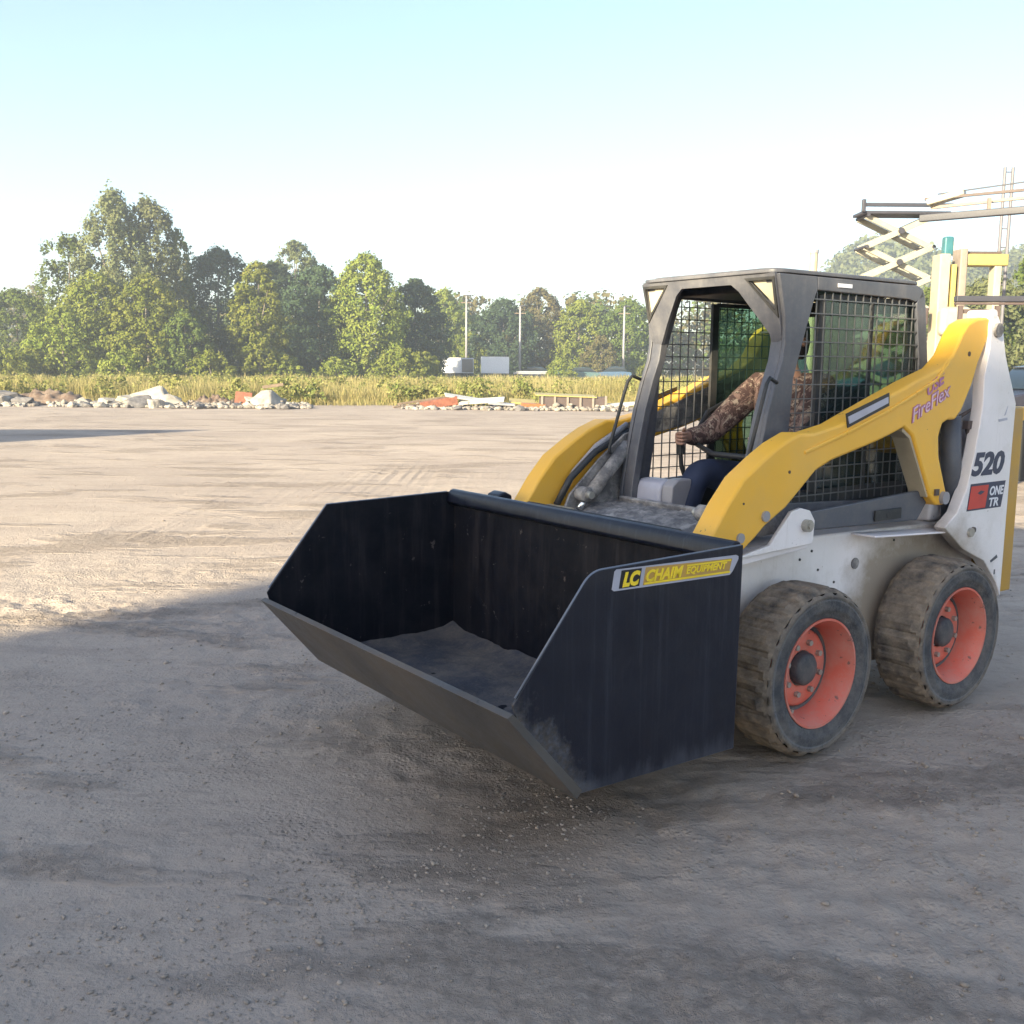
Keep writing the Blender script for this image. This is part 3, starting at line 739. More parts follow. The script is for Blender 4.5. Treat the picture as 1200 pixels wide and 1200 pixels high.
for s in (1, -1):
    t_ = [(u * 1.0, v) for u, v in tri(s)]
    ln = plate('work_lamp', [(u * 1.02, v + .004) for u, v in tri(s)], [], .010, 'lens', LD, Matrix.Translation((-.010, 0, 0)) @ HM)
    for v in ln.data.vertices: v.co.x += (v.co.z - 1.885) * .24
    rg = plate('lamp_rim', [(u * 1.0 + (.012 if u * s > .3 else -.02) * s, v + (.012 if v > 0 else -.03)) for u, v in tri(s)], [[(u, v) for u, v in tri(s)]], .008, 'cabdark', ln, Matrix.Translation((.011, 0, 0)) @ HM)
    for v in rg.data.vertices: v.co.x += (v.co.z - 1.885) * .24
# roof
rf = MB()
n = 9
ro = [(-.07, -.435), (-.07, .435), (-.10, .448), (-1.14, .448), (-1.20, .40), (-1.22, .30), (-1.22, -.30), (-1.20, -.40), (-1.14, -.448), (-.10, -.448)]
ro = [(-.082, -.34), (-.082, .34), (-.092, .385), (-.118, .412), (-.16, .422), (-1.08, .422), (-1.145, .40), (-1.175, .33), (-1.175, -.33), (-1.145, -.40), (-1.08, -.422), (-.16, -.422), (-.118, -.412), (-.092, -.385)]
rf.prism(ro, 1.988, 2.004, 'xy')
rf.prism([(x * .97 - .03, y * .90) for x, y in ro], 2.0045, 2.012, 'xy')
rf.build('roof', 'cab', LD, bevel=.007, seg=3)
MB().span((-.34, -.395, 1.935), (-1.15, .395, 1.975)).build('headliner', 'cabdark', LD, bevel=.01)
MB().span((-.50, .38, 1.945), (-.60, .424, 1.962)).build('roof_marker', 'decalwhite', LD)
# rear wall & window
MB().span((-1.20, -.395, .70), (-1.235, .395, 1.28)).build('rear_wall', 'cabdark', LD)
MB().span((-1.17, -.395, 1.28), (-1.176, .395, 1.93)).build('rear_pane', 'greenglass', LD)
rw = MB(); rw.span((-1.165, -.395, 1.86), (-1.19, .395, 1.935)); rw.span((-1.165, -.395, 1.26), (-1.19, .395, 1.30))
for s in (1, -1): rw.span((-1.165, .34 * s, 1.30), (-1.19, .395 * s, 1.86))
rw.build('rear_frame', 'cabdark', LD)
# cab floor, front lip, inner walls
MB().span((-1.20, -.395, .66), (-.02, .395, .69)).build('cab_floor', 'cabdark', LD)
MB().prism([(.02, .862), (.045, .955), (.03, .962), (.0, .955), (-.02, .862)], -.395, .395).build('floor_lip', 'grime', LD, bevel=.004)
for s in (1, -1): MB().span((-.165, .30 * s, .70), (-1.19, .39 * s, 1.03)).build('side_console', 'cabdark', LD, bevel=.02)
# dusty deck in front of the lip
dk = MB(); nx_, ny_ = 26, 60
vv = [[dk.bm.verts.new((.025 + .46 * i / nx_, -.50 + 1.0 * j / ny_, .935 - .06 * (i / nx_) ** 1.5 + .010 * nz(i * .35, j * .35) + .010 * nz(i * .9, j * .9, 4))) for j in range(ny_ + 1)] for i in range(nx_ + 1)]
for i in range(nx_):
    for j in range(ny_): dk.bm.faces.new((vv[i][j], vv[i + 1][j], vv[i + 1][j + 1], vv[i][j + 1]))
dk.build('front_deck', 'grime', LD, smooth=True)
# front side frames beside the cab, carrying hoses and the tilt cylinder
for s in (1, -1):
    MB().prism([(.36, .86), (.30, .98), (.12, 1.14), (-.05, 1.26), (-.16, 1.28), (-.14, .88)], .455 * s, .47 * s).build('front_gusset', 'grime', LD, bevel=.004)
    MB().tube([(.33, .50 * s, .95), (.24, .50 * s, 1.08), (.10, .50 * s, 1.20), (-.10, .50 * s, 1.30)], .016, 10).build('hydraulic_line', 'palemetal', LD, smooth=True)
    MB().tube([(.36, .485 * s, .93), (.28, .485 * s, 1.05), (.12, .485 * s, 1.175), (-.10, .485 * s, 1.27)], .017, 10).build('hydraulic_hose', 'hose', LD, smooth=True)
    MB().tube([(.22, .40 * s, .98), (-.05, .44 * s, 1.20)], .034, 14).build('tilt_cylinder', 'grime', LD, smooth=True)
    MB().tube([(.30, .39 * s, .915), (.22, .40 * s, .98)], .016, 10).build('tilt_rod', 'chrome', LD, smooth=True)
    rg = MB(); rg.tube([(.27, .36 * s, .985), (.27, .42 * s, .985)], .036, 20); rg.build('cylinder_eye', 'grime', LD, smooth='auto')
    MB().tube([(.27, .33 * s, .985), (.27, .36 * s, .985)], .018, 12).build('pin', 'bolt', LD)
    # grab handle on the post
    MB().tube([(-.115, .418 * s, 1.525), (-.06, .425 * s, 1.545), (-.035, .43 * s, 1.52), (-.01, .432 * s, 1.45), (.075, .435 * s, 1.19), (.07, .43 * s, 1.165)], .0085, 10).build('grab_handle', 'cabdark', LD, smooth=True)
MB().prism([(.50, .86), (.42, .93), (.36, .93), (.36, .86)], -.53, -.35).build('arm_step', 'cream', LD, bevel=.004)
# seat, bar and controls
MB().span((-.95, -.24, .80), (-.48, .24, .95)).build('seat', 'seat', LD, bevel=.04, seg=3)
MB().prism([(-.86, .95), (-.98, 1.50), (-1.06, 1.50), (-1.02, .93)], -.23, .23).build('backrest', 'seat', LD, bevel=.03, seg=3)
for s in (1, -1):
    cb = MB(); cb.tube([(-.30, .27 * s, 1.02), (-.26, .27 * s, 1.10), (-.24, .26 * s, 1.17)], .011, 8); cb.tube([(-.24, .26 * s, 1.165), (-.235, .26 * s, 1.26)], .021, 10)
    cb.build('control_lever', 'cabdark', LD)
MB().tube([(-.9, .31, 1.52), (-.5, .33, 1.36), (-.36, .30, 1.22), (-.32, .12, 1.17), (-.32, -.12, 1.17), (-.36, -.30, 1.22), (-.5, -.33, 1.36), (-.9, -.31, 1.52)], .014, 10).build('seat_bar', 'hose', LD, smooth=True)
pd = MB(); pd.prism([(-.02, .88), (-.03, 1.02), (-.06, 1.05), (-.14, 1.05), (-.16, 1.0), (-.16, .88)], -.36, -.18)
pd.build('foot_housing', 'decalgrey', LD, bevel=.02)
MB().prism([(-.02, .88), (-.03, 1.03), (-.07, 1.06), (-.16, 1.06), (-.16, .88)], -.17, -.10).build('foot_guard', 'palemetal', LD, bevel=.01)

# --- bucket
W = .93
BK = MB().build('bucket', 'bucket', LD) if False else None
P1, P2, P3, P4, P5 = (1.674, .552), (1.400, .236), (.661, .225), (.6525, .971), (1.356, .956)
bk = MB()
bk.prism([P2, (P2[0] - .012, P2[1] + .018), (P3[0] + .014, P3[1] + .018), P3], -W + .012, W - .012)
bk.prism([P3, (P3[0] + .012, P3[1] + .018), (P4[0] + .012, P4[1] - .05), (P4[0], P4[1] - .05)], -W + .012, W - .012)
BK = bk.build('bucket', 'bucket_in', LD)
arc = [(P5[0] + .0345 - .055, P5[1] + .0)]
def side_plate(s):
    d1 = (Vector((P4[0], P4[1])) - Vector(P5)).normalized(); d2 = (Vector(P1) - Vector(P5)).normalized()
    A = Vector(P5) + d1 * .05; Bq = Vector(P5) + d2 * .05
    rnd = [tuple((1 - t) ** 2 * A + 2 * t * (1 - t) * Vector(P5) + t * t * Bq) for t in [i / 8 for i in range(9)]] if s > 0 else [P5]
    pts = [P3, P4] + rnd + [(P1[0] - .02, P1[1] + .03), (P1[0] - .035, P1[1] - .02), P2]
    return MB().prism(pts, (W - .012) * s, W * s)
spl = side_plate(1).build('side_plate', 'bucket', BK, bevel=.003)
side_plate(-1).build('side_plate', 'bucket_in', BK, bevel=.003)
d1 = (Vector((P4[0], P4[1])) - Vector(P5)).normalized(); d2 = (Vector(P1) - Vector(P5)).normalized(); A_ = Vector(P5) + d1 * .05; B_ = Vector(P5) + d2 * .05
ep = [(P4[0] + .01, P4[1])] + [tuple((1 - t) ** 2 * A_ + 2 * t * (1 - t) * Vector(P5) + t * t * B_) for t in [i / 8 for i in range(9)]] + [(P1[0] - .03, P1[1] + .05)]
MB().tube([(a_, W - .0045, b_) for a_, b_ in ep], .0036, 6).build('plate_edge', 'rimline', BK, smooth=True)
MB().tube([(P4[0] + .05, -W + .0045, P4[1]), (P5[0], -W + .0045, P5[1]), (P1[0] - .03, -W + .0045, P1[1] + .05)], .0036, 6).build('plate_edge', 'rimline', BK)
# front cutting plate from lip to heel
ce = MB(); nrm = Vector((P2[1] - P1[1], -(P2[0] - P1[0]))).normalized()
q = [P1, P2, (P2[0] - .02, P2[1] + .014), (P1[0] - .022, P1[1] + .002)]
ce.prism([(P1[0] + .006, P1[1] - .004), (P2[0] + .004, P2[1] - .012), (P2[0] - .02, P2[1] + .012), (P1[0] - .016, P1[1] + .006)], -W - .006, W + .006)
ce.build('cutting_edge', 'edge', BK, bevel=.002)
# folded top beam
tb = MB()
tb.prism([(P4[0] - .004, .965), (P4[0] + .004, .980), (P4[0] + .018, .985), (P4[0] + .036, .980), (P4[0] + .050, .962), (P4[0] + .054, .925), (P4[0] + .048, .915), (P4[0] + .0125, .900), (P4[0] - .004, .900)], -W + .012, W - .012)
tb.build('top_beam', 'bucket', BK, bevel=.004, seg=2)
# bucket decal
ang = math.atan2(-.0135, .56)
BM_ = side_M(1.270, .8835, W + .0008, 0)
plate('bucket_decal', [(.0, .005), (.010, -.002), (.55, -.0115), (.565, .0), (.592, .040), (.592, .050), (.580, .056), (.018, .068), (.010, .062)], [], .0010, 'decalgrey', spl, BM_)
plate('logo_block', [(.030, .004), (.118, .0025), (.128, .0605), (.040, .062)], [], .0010, 'decalblack', spl, side_M(1.270, .8835, W + .0018))
text('logo_letters', 'LC', 'decalyellow', spl, side_M(1.270 - .044, .8835 + .0105, W + .0028), size=.060, bold=.0036, shear=.3, xs=.92)
plate('logo_band', [(.134, .002), (.545, -.0050), (.560, .046), (.146, .0605)], [], .0006, 'ochre', spl, side_M(1.270, .8835, W + .0013))
text('logo_word', 'CHAIM', 'decalyellow', spl, side_M(1.270 - .142, .8835 + .0135, W + .0026, -.015), size=.052, bold=.0018, shear=.3, xs=1.02)
ls = MB()
def lsb(u0, u1, v, h):
    ls._add([(1.270 - u0, W + .0030, .8835 + v - u0 * .018), (1.270 - u1, W + .0030, .8835 + v - u1 * .018), (1.270 - u1, W + .0030, .8835 + v + h - u1 * .018), (1.270 - u0, W + .0030, .8835 + v + h - u0 * .018)], [(0, 1, 2, 3)])
lsb(.14, .55, .0065, .0065); lsb(.335, .553, .048, .006)
ls.build('decal_stripe', 'decalyellow', spl)
text('decal_fineprint', 'EQUIPMENT', 'decalyellow', spl, side_M(1.270 - .330, .8835 + .0175, W + .0026, -.018), size=.032, bold=.0010, shear=.25, xs=1.12)
# spoil left on the bucket floor
dl = MB(); nx_, ny_ = 40, 96
def dz(i, j):
    x = .675 + .72 * i / nx_; y = -.915 + 1.83 * j / ny_
    e = max(0, 1 - (x - .675) / .10); f = max(0, 1 - (y + .915) / .12) + max(0, 1 - (.915 - y) / .12)
    return (x, y, .2475 + .006 + .045 * e * (.6 + .5 * nz(y * 5, 2)) + .03 * f + .006 * nz(x * 12, y * 12) + .004 * nz(x * 30, y * 30, 3))
vv = [[dl.bm.verts.new(dz(i, j)) for j in range(ny_ + 1)] for i in range(nx_ + 1)]
for i in range(nx_):
    for j in range(ny_): dl.bm.faces.new((vv[i][j], vv[i + 1][j], vv[i + 1][j + 1], vv[i][j + 1]))
do = dl.build('loose_dirt', paint('spoil', (.045, .046, .058), .95, dust=.6, dcol=(.17, .14, .115), dscale=3.5, var=.3, bump=.9), None, smooth=True)
do.location = LD.location; do.rotation_euler = LD.rotation_euler
tag(do, 'thin layer of grey brown dirt lying on the floor of the black bucket', 'dirt', kind='stuff')

# ------------------------------------------------------------------ operator
def skinned(name, joints, bones, mat, parent=None, sub=2):
    """joints: name -> (pos, radius)"""
    me = bpy.data.meshes.new(name); keys = list(joints); ix = {k: i for i, k in enumerate(keys)}
    me.from_pydata([joints[k][0] for k in keys], [(ix[a], ix[b]) for a, b in bones], [])
    o = bpy.data.objects.new(name, me); COL.objects.link(o)
    if parent: o.parent = parent
    sk = o.modifiers.new('skin', 'SKIN'); sk.use_smooth_shade = True
    if not me.skin_vertices: 
        bpy.context.view_layer.objects.active = o
    lay = me.skin_vertices[0].data
    for k in keys:
        r = joints[k][1]; lay[ix[k]].radius = r if isinstance(r, tuple) else (r, r)
    lay[0].use_root = True
    s_ = o.modifiers.new('sub', 'SUBSURF'); s_.levels = sub; s_.render_levels = sub
    me.materials.append(MAT[mat])
    return o
PX = -.03
J = {'pelvis': ((-.71, 0, 1.02), (.15, .11)), 'waist': ((-.74, 0, 1.18), (.14, .10)), 'chest': ((-.73, 0, 1.40), (.16, .11)), 'neckb': ((-.71, 0, 1.53), (.07, .065)), 'neck': ((-.70, 0, 1.595), .052),
     'jaw': ((-.685, 0, 1.655), (.060, .068)), 'head': ((-.70, 0, 1.72), (.072, .088)), 'crown': ((-.71, 0, 1.795), (.062, .075)),
     'nose0': ((-.62, 0, 1.705), .018), 'nose': ((-.595, 0, 1.692), .011)}
Bn = [('pelvis', 'waist'), ('waist', 'chest'), ('chest', 'neckb'), ('neckb', 'neck'), ('neck', 'jaw'), ('jaw', 'head'), ('head', 'crown'), ('head', 'nose0'), ('nose0', 'nose')]
for s, n_ in ((1, 'l'), (-1, 'r')):
    J.update({'sh' + n_: ((-.72, .19 * s, 1.49), .055), 'el' + n_: ((-.45, .28 * s, 1.25), .042), 'wr' + n_: ((-.275, .27 * s, 1.245), .027), 'pm' + n_: ((-.225, .262 * s, 1.245), (.036, .022)),
              'hp' + n_: ((-.62, .10 * s, 1.02), .085), 'kn' + n_: ((-.24, .14 * s, 1.09), .060), 'an' + n_: ((-.10, .13 * s, .77), .04), 'to' + n_: ((.02 - .05, .13 * s, .735), (.04, .03))})
    Bn += [('chest', 'sh' + n_), ('sh' + n_, 'el' + n_), ('el' + n_, 'wr' + n_), ('wr' + n_, 'pm' + n_), ('pelvis', 'hp' + n_), ('hp' + n_, 'kn' + n_), ('kn' + n_, 'an' + n_), ('an' + n_, 'to' + n_)]
    for k in range(4):
        yy = .262 * s + (k - 1.5) * .0 ; zz = 1.27 - k * .017
        a = 'f%d%s' % (k, n_); J[a + 'a'] = ((-.200, (.262 - .022) * s, zz), .0085); J[a + 'b'] = ((-.195 - .0, (.262 - .055) * s + 0, zz), .008); J[a + 'c'] = ((-.225, (.262 - .062 + .004 * k) * s, zz), .007)
        Bn += [('pm' + n_, a + 'a'), (a + 'a', a + 'b'), (a + 'b', a + 'c')]
    J['t1' + n_] = ((-.235, .235 * s, 1.275), .010); J['t2' + n_] = ((-.215, .215 * s, 1.295), .008)
    Bn += [('pm' + n_, 't1' + n_), ('t1' + n_, 't2' + n_)]
person = skinned('person', J, Bn, 'skin', None)
person.location = LD.location; person.rotation_euler = LD.rotation_euler
tag(person, 'seated driver in camouflage jacket, dark cap and blue trousers inside the cab', 'person')
JJ = {'a': ((-.71, 0, 1.03), (.175, .135)), 'b': ((-.74, 0, 1.18), (.17, .13)), 'c': ((-.73, 0, 1.41), (.185, .14)), 'd': ((-.715, 0, 1.535), (.085, .08)), 'e': ((-.705, 0, 1.565), (.068, .066))}
JB = [('a', 'b'), ('b', 'c'), ('c', 'd'), ('d', 'e')]
for s, n_ in ((1, 'l'), (-1, 'r')):
    JJ.update({'s' + n_: ((-.72, .195 * s, 1.495), .083), 'm' + n_: ((-.585, .236 * s, 1.37), .074), 'e' + n_: ((-.45, .282 * s, 1.25), .062), 'w' + n_: ((-.285, .272 * s, 1.245), .045)})
    JB += [('c', 's' + n_), ('s' + n_, 'm' + n_), ('m' + n_, 'e' + n_), ('e' + n_, 'w' + n_)]
skinned('jacket', JJ, JB, 'camo', person)
TJ = {'p': ((-.67, 0, 1.0), (.17, .12))}; TB = []
for s, n_ in ((1, 'l'), (-1, 'r')):
    TJ.update({'h' + n_: ((-.60, .10 * s, 1.02), .10), 'k' + n_: ((-.235, .14 * s, 1.09), .078), 'a' + n_: ((-.11, .13 * s, .80), .055)})
    TB += [('p', 'h' + n_), ('h' + n_, 'k' + n_), ('k' + n_, 'a' + n_)]
skinned('trousers', TJ, TB, 'denim', person)
for s in (1, -1):
    MB().prism([(-.16, .70), (-.16, .83), (-.07, .83), (-.05, .77), (.03, .745), (.035, .70)], .085 * s, .175 * s).build('boot', 'boot', person, bevel=.02, seg=3)
cp = MB().lathe([(.001, 1.862), (.045, 1.856), (.080, 1.83), (.094, 1.79), (.096, 1.755), (.090, 1.75)], c=(-.71, 0, 0), n=28, axis='z')
cp.prism([(-.65, .075), (-.57, .065), (-.535, .03), (-.53, 0), (-.535, -.03), (-.57, -.065), (-.65, -.075)], 1.755, 1.762, 'xy')
cp.build('cap', 'capcloth', person, smooth=True)
MB().lathe([(.088, 1.735), (.089, 1.69), (.080, 1.64), (.06, 1.61)], c=(-.725, 0, .02), n=28, axis='z').build('hair', 'hair', person, smooth=True)
for s in (1, -1):
    MB().tube([(-.635, .030 * s, 1.725), (-.622, .030 * s, 1.725)], .010, 8).build('eye', 'hair', person, smooth=True)
    MB().tube([(-.71, .082 * s, 1.71), (-.705, .096 * s, 1.715)], .022, 8).build('ear', 'skin', person, smooth=True)
MB().tube([(-.622, -.022, 1.655), (-.617, 0, 1.653), (-.622, .022, 1.655)], .005, 6).build('mouth', 'redwood', person, smooth=True)

# ------------------------------------------------------------------ vegetation
def crown_mesh(seed, H, Rr, prof, nc, nl, ls, base=.12, cl=.20, ragged=.25, zs=.95):
    rg = np.random.default_rng(seed); C = []; S = []
    prof = np.array(prof)
    while len(C) < nc:
        t = base + (1 - base) * rg.random(); r = np.interp(t, prof[:, 0], prof[:, 1]) * Rr
        a = rg.random() * 2 * PI; k = math.sqrt(rg.random()) if rg.random() < .35 else .72 + .28 * rg.random()
        rr = r * k * (1 + .75 * ragged * (noise.noise(Vector((math.cos(a) * 1.6, math.sin(a) * 1.6, t * 3.2 + seed * 3.3)))) * 1.6)
        C.append((rr * math.cos(a), rr * math.sin(a), t * H)); S.append(cl * Rr * (.55 + .8 * rg.random()) * (1.15 - .5 * t))
    C = np.array(C); S = np.array(S)
    n = nc * nl; ci = np.repeat(np.arange(nc), nl)
    d = rg.normal(size=(n, 3)); d /= np.linalg.norm(d, axis=1)[:, None]
    pos = C[ci] + d * (S[ci] * (.25 + .55 * rg.random(n) + .75 * rg.random(n) ** 4))[:, None] * np.array([1, 1, zs])
    out = C[ci] * np.array([1, 1, 0]); out /= (np.linalg.norm(out, axis=1)[:, None] + 1e-6)
    nrm = d * .8 + out * .35 + rg.normal(size=(n, 3)) * .45 + np.array([0, 0, .25]); nrm /= np.linalg.norm(nrm, axis=1)[:, None]
    t1 = np.cross(nrm, rg.normal(size=(n, 3))); t1 /= np.linalg.norm(t1, axis=1)[:, None]; t2 = np.cross(nrm, t1)
    s = (ls * (.6 + .8 * rg.random(n)))[:, None]
    V = np.stack([pos - t1 * s * .5, pos - t2 * s * .34 + nrm * s * .06, pos + t1 * s * .5, pos + t2 * s * .34 + nrm * s * .06], 1).reshape(-1, 3)
    V[:, 2] = np.maximum(V[:, 2], .05)
    F = np.arange(n * 4).reshape(-1, 4)
    return V, F, C
P_OVAL = [(0, .45), (.12, .75), (.35, 1), (.6, .95), (.8, .7), (.93, .4), (1, .08)]
P_POP = [(0, .7), (.15, 1), (.3, .95), (.5, .62), (.7, .42), (.9, .22), (1, .04)]
P_BUSH = [(0, .9), (.25, 1), (.6, .85), (.85, .5), (1, .1)]
P_TALL = [(0, .5), (.2, .85), (.45, 1), (.7, .8), (.88, .55), (1, .15)]
def tree(name, x, y, H, Rr, prof, mat, seed, label, cat='tree', group=None, nc=110, nl=34, ls=.34, limbs=5, trunk=True, **kw):
    e = empty(name, (x, y, gh(x, y) * 0 - .05), random.uniform(0, 6.28) * 0, label, cat, group)
    kw.setdefault('base', .03); kw['cl'] = kw.get('cl', .20) * .86
    V, F, C = crown_mesh(seed, H, Rr, prof, int(nc * 2.4), int(nl * 1.25), ls * .80, **kw)
    from_np('crown', V, F, mat, e)
    t = MB(); r0 = .018 * H + .05
    t.tube([(0, 0, 0), (.1, 0, H * .25), (-.1, .1, H * .5), (.05, 0, H * .85)], [r0, r0 * .75, r0 * .5, r0 * .15], 8)
    for k in range(limbs):
        c = C[(k * 17 + 3) % len(C)]; z0 = max(.1 * H, c[2] * .5)
        t.tube([(0, 0, z0), (c[0] * .5, c[1] * .5, (z0 + c[2]) / 2 + .2), (c[0], c[1], c[2])], [r0 * .4, r0 * .25, r0 * .08], 6)
    t.build('trunk', 'bark', e, smooth=True)
    return e
def px(pxl, Yd): # image column (1200 px wide) -> world x at depth Yd
    return (pxl - 600 - 1.2) / F_PX * Yd / math.cos(0) * 1.0 * (math.cos(PITCH) * 1.01)
# the tall loose group at the left
YT = 92
tl = [
 ('poplar_tree', 145, 92, 16.4, 3.6, P_TALL, 'leaf_grey', 'tall grey green poplar, highest crown of the left hand clump', dict(nc=150, nl=36, ls=.36, cl=.22, ragged=.5, zs=1.7)),
 ('poplar_tree', 186, 93, 15.9, 3.4, P_TALL, 'leaf_grey', 'second tallest poplar, crown just right of the highest one', dict(nc=130, nl=36, ls=.36, cl=.22, ragged=.5, zs=1.7)),
 ('poplar_tree', 214, 96, 13.6, 2.4, P_TALL, 'leaf_mid', 'thin dark topped poplar on the right flank of the tall clump', dict(nc=80, nl=32, ls=.34, cl=.24, ragged=.5, zs=1.7)),
 ('poplar_tree', 92, 92, 12.6, 3.4, P_TALL, 'leaf_mid', 'leaning poplar with ragged feathery branches on the clump left edge', dict(nc=90, nl=30, ls=.34, cl=.20, ragged=.8, zs=1.7)),
 ('leafy_tree', 120, 88, 9.2, 3.6, P_OVAL, 'leaf_light', 'bright green rounded tree at the foot of the tallest poplar', dict(nc=150, nl=34, ls=.32)),
 ('leafy_tree', 178, 87, 8.8, 3.6, P_OVAL, 'leaf_light', 'yellow green spreading tree below the second tallest poplar', dict(nc=150, nl=34, ls=.32)),
 ('leafy_tree', 80, 85, 6.0, 3.4, P_BUSH, 'leaf_light', 'low bright bushy tree at the left foot of the tall clump', dict(nc=120, nl=34, ls=.3)),
 ('leafy_tree', 222, 86, 6.0, 2.6, P_BUSH, 'leaf_mid', 'small green bushy tree at the right foot of the tall clump', dict(nc=100, nl=34, ls=.3)),
 ('dark_tree', 262, 101, 12.6, 4.6, P_OVAL, 'leaf_shaded', 'broad dark round topped tree standing right of the poplars', dict(nc=190, nl=36, ls=.36)),
 ('leafy_tree', 308, 90, 10.3, 2.7, P_TALL, 'leaf_light', 'slim bright green tree in front of the dark trees', dict(nc=130, nl=36, ls=.32, ragged=.45)),
 ('dark_tree', 325, 104, 11.6, 4.0, P_OVAL, 'leaf_shaded', 'dark tree behind the slim bright green one', dict(nc=170, nl=36, ls=.36)),
 ('leafy_tree', 352, 112, 14.6, 3.8, P_TALL, 'leaf_grey', 'pale grey green tree rising above the dark trees', dict(nc=130, nl=34, ls=.36, ragged=.4)),
 ('dark_tree', 378, 99, 10.8, 4.2, P_OVAL, 'leaf_shaded', 'very dark tree left of the wide light green tree', dict(nc=190, nl=36, ls=.36)),
 ('leafy_tree', 432, 98, 11.8, 4.2, P_TALL, 'leaf_light', 'wide light green tree left of the two box trailers', dict(nc=200, nl=38, ls=.34)),
 ('dark_tree', 488, 104, 10.0, 3.6, P_OVAL, 'leaf_shaded', 'dark blue green tree right of the wide light green tree', dict(nc=160, nl=36, ls=.36)),
 ('leafy_tree', 520, 130, 11.0, 3.4, P_TALL, 'leaf_light', 'yellow green tree behind the two box trailers', dict(nc=130, nl=34, ls=.36)),
 ('shrub', 553, 129, 5.6, 3.6, P_BUSH, 'leaf_light', 'low rounded shrub directly behind the box trailers', dict(nc=90, nl=34, ls=.34)),
 ('dark_tree', 590, 128, 9.6, 4.6, P_OVAL, 'leaf_shaded', 'dark tree behind the middle light pole', dict(nc=150, nl=34, ls=.38)),
 ('leafy_tree', 632, 134, 11.4, 4.4, P_OVAL, 'leaf_olive', 'brownish olive tree right of the middle light pole', dict(nc=160, nl=34, ls=.38)),
 ('leafy_tree', 678, 128, 9.6, 3.8, P_OVAL, 'leaf_light', 'bright green tree between the middle and right light poles', dict(nc=150, nl=34, ls=.36)),
 ('leafy_tree', 703, 118, 5.0, 2.6, P_BUSH, 'leaf_olive', 'small yellowing bush left of the right light pole', dict(nc=80, nl=32, ls=.32)),
 ('leafy_tree', 735, 126, 9.6, 4.0, P_OVAL, 'leaf_mid', 'green tree behind the right light pole', dict(nc=150, nl=34, ls=.36)),
 ('leafy_tree', 28, 96, 8.2, 4.0, P_OVAL, 'leaf_mid', 'dull green tree at the far left edge of the tree line', dict(nc=130, nl=34, ls=.36)),
]
for i, (nm, pxx, yy, H, Rr, pr, mt, lab, kw) in enumerate(tl):
    cat = 'shrub' if nm == 'shrub' else 'tree'
    tree(nm, px(pxx, yy), yy, H, Rr, pr, mt, 100 + i, lab, cat, 'trees beyond the meadow', **kw)
# shrubs at the foot of the trees
sh0 = None
bsp = [(15, 80), (45, 82), (250, 84), (335, 90), (395, 90), (470, 92), (495, 96), (150, 80), (655, 112), (760, 112)]
for i, (pxx, yy) in enumerate(bsp):
    if i < 3:
        o = tree('low_shrub', px(pxx, yy), yy, 2.6, 2.2, P_BUSH, 'leaf_light', 300 + i, 'x', 'shrub', 'low shrubs at the foot of the trees', nc=46, nl=30, ls=.26, limbs=2)
        protos = [o] if i == 0 else protos + [o]
    else:
        o = copy_tree(protos[i % 3]); o.location = (px(pxx, yy), yy, -.05); o.rotation_euler.z = i * 1.3; s = .8 + .05 * (i * 7 % 9); o.scale = (s, s, s)
    o['label'] = ['leftmost low shrub, beneath the dull green edge tree', 'low shrub second from the left edge, before the clump', 'low shrub below the broad dark round topped tree', 'low shrub right of the slim bright green tree',
                  'low shrub below the very dark tree', 'low shrub below the wide light green tree, right side', 'low shrub just left of the box trailers', 'low shrub in front of the tallest poplars',
                  'low shrub between the middle and right light poles', 'low shrub just left of the cab, beyond the meadow'][i]
# far wood that reads as one mass
def canopy(name, pts, mat, n_leaf, ls, label, seed):
    rg = np.random.default_rng(seed); VV = []
    for (x, y, z, H, Rr) in pts:
        nc = 26; a = rg.random(nc) * 2 * PI; t = rg.random(nc); k = np.sqrt(rg.random(nc)) * np.interp(t, [0, .5, .85, 1], [1, 1, .7, .15])
        C = np.stack([x + Rr * k * np.cos(a), y + Rr * k * np.sin(a), z + H * (.03 + .93 * t)], -1)
        ci = rg.integers(0, nc, n_leaf); d = rg.normal(size=(n_leaf, 3)); d /= np.linalg.norm(d, axis=1)[:, None]
        pos = C[ci] + d * (Rr * .32 * (.5 + .6 * rg.random(n_leaf)))[:, None]
        nrm = d + rg.normal(size=(n_leaf, 3)) * .4 + (0, -.1, .25); nrm /= np.linalg.norm(nrm, axis=1)[:, None]
        t1 = np.cross(nrm, rg.normal(size=(n_leaf, 3))); t1 /= np.linalg.norm(t1, axis=1)[:, None]; t2 = np.cross(nrm, t1)
        s = (ls * (.6 + .8 * rg.random(n_leaf)))[:, None]
        VV.append(np.stack([pos - t1 * s * .5, pos - t2 * s * .36, pos + t1 * s * .5, pos + t2 * s * .36], 1).reshape(-1, 3))
    V = np.concatenate(VV)
    return tag(from_np(name, V, np.arange(len(V)).reshape(-1, 4), mat), label, 'woodland', kind='stuff')
rr = random.Random(5)
pts1 = []; pts2 = []
for k in range(120):
    x = -100 + 230 * k / 120 + rr.uniform(-1, 1); y = 140 + rr.uniform(-6, 14) + (20 if x < -50 else 0)
    (pts1 if k % 2 else pts2).append((x, y, 0, rr.uniform(9.0, 12.2) * y / 140, rr.uniform(3.4, 5.0)))
canopy('distant_woodland', pts1, 'leaf_mid', 750, .62, 'continuous belt of mid green woodland far beyond the meadow', 1)
canopy('distant_woodland', pts2, 'leaf_olive', 750, .62, 'olive and yellowing trees mixed through the far woodland belt', 2)
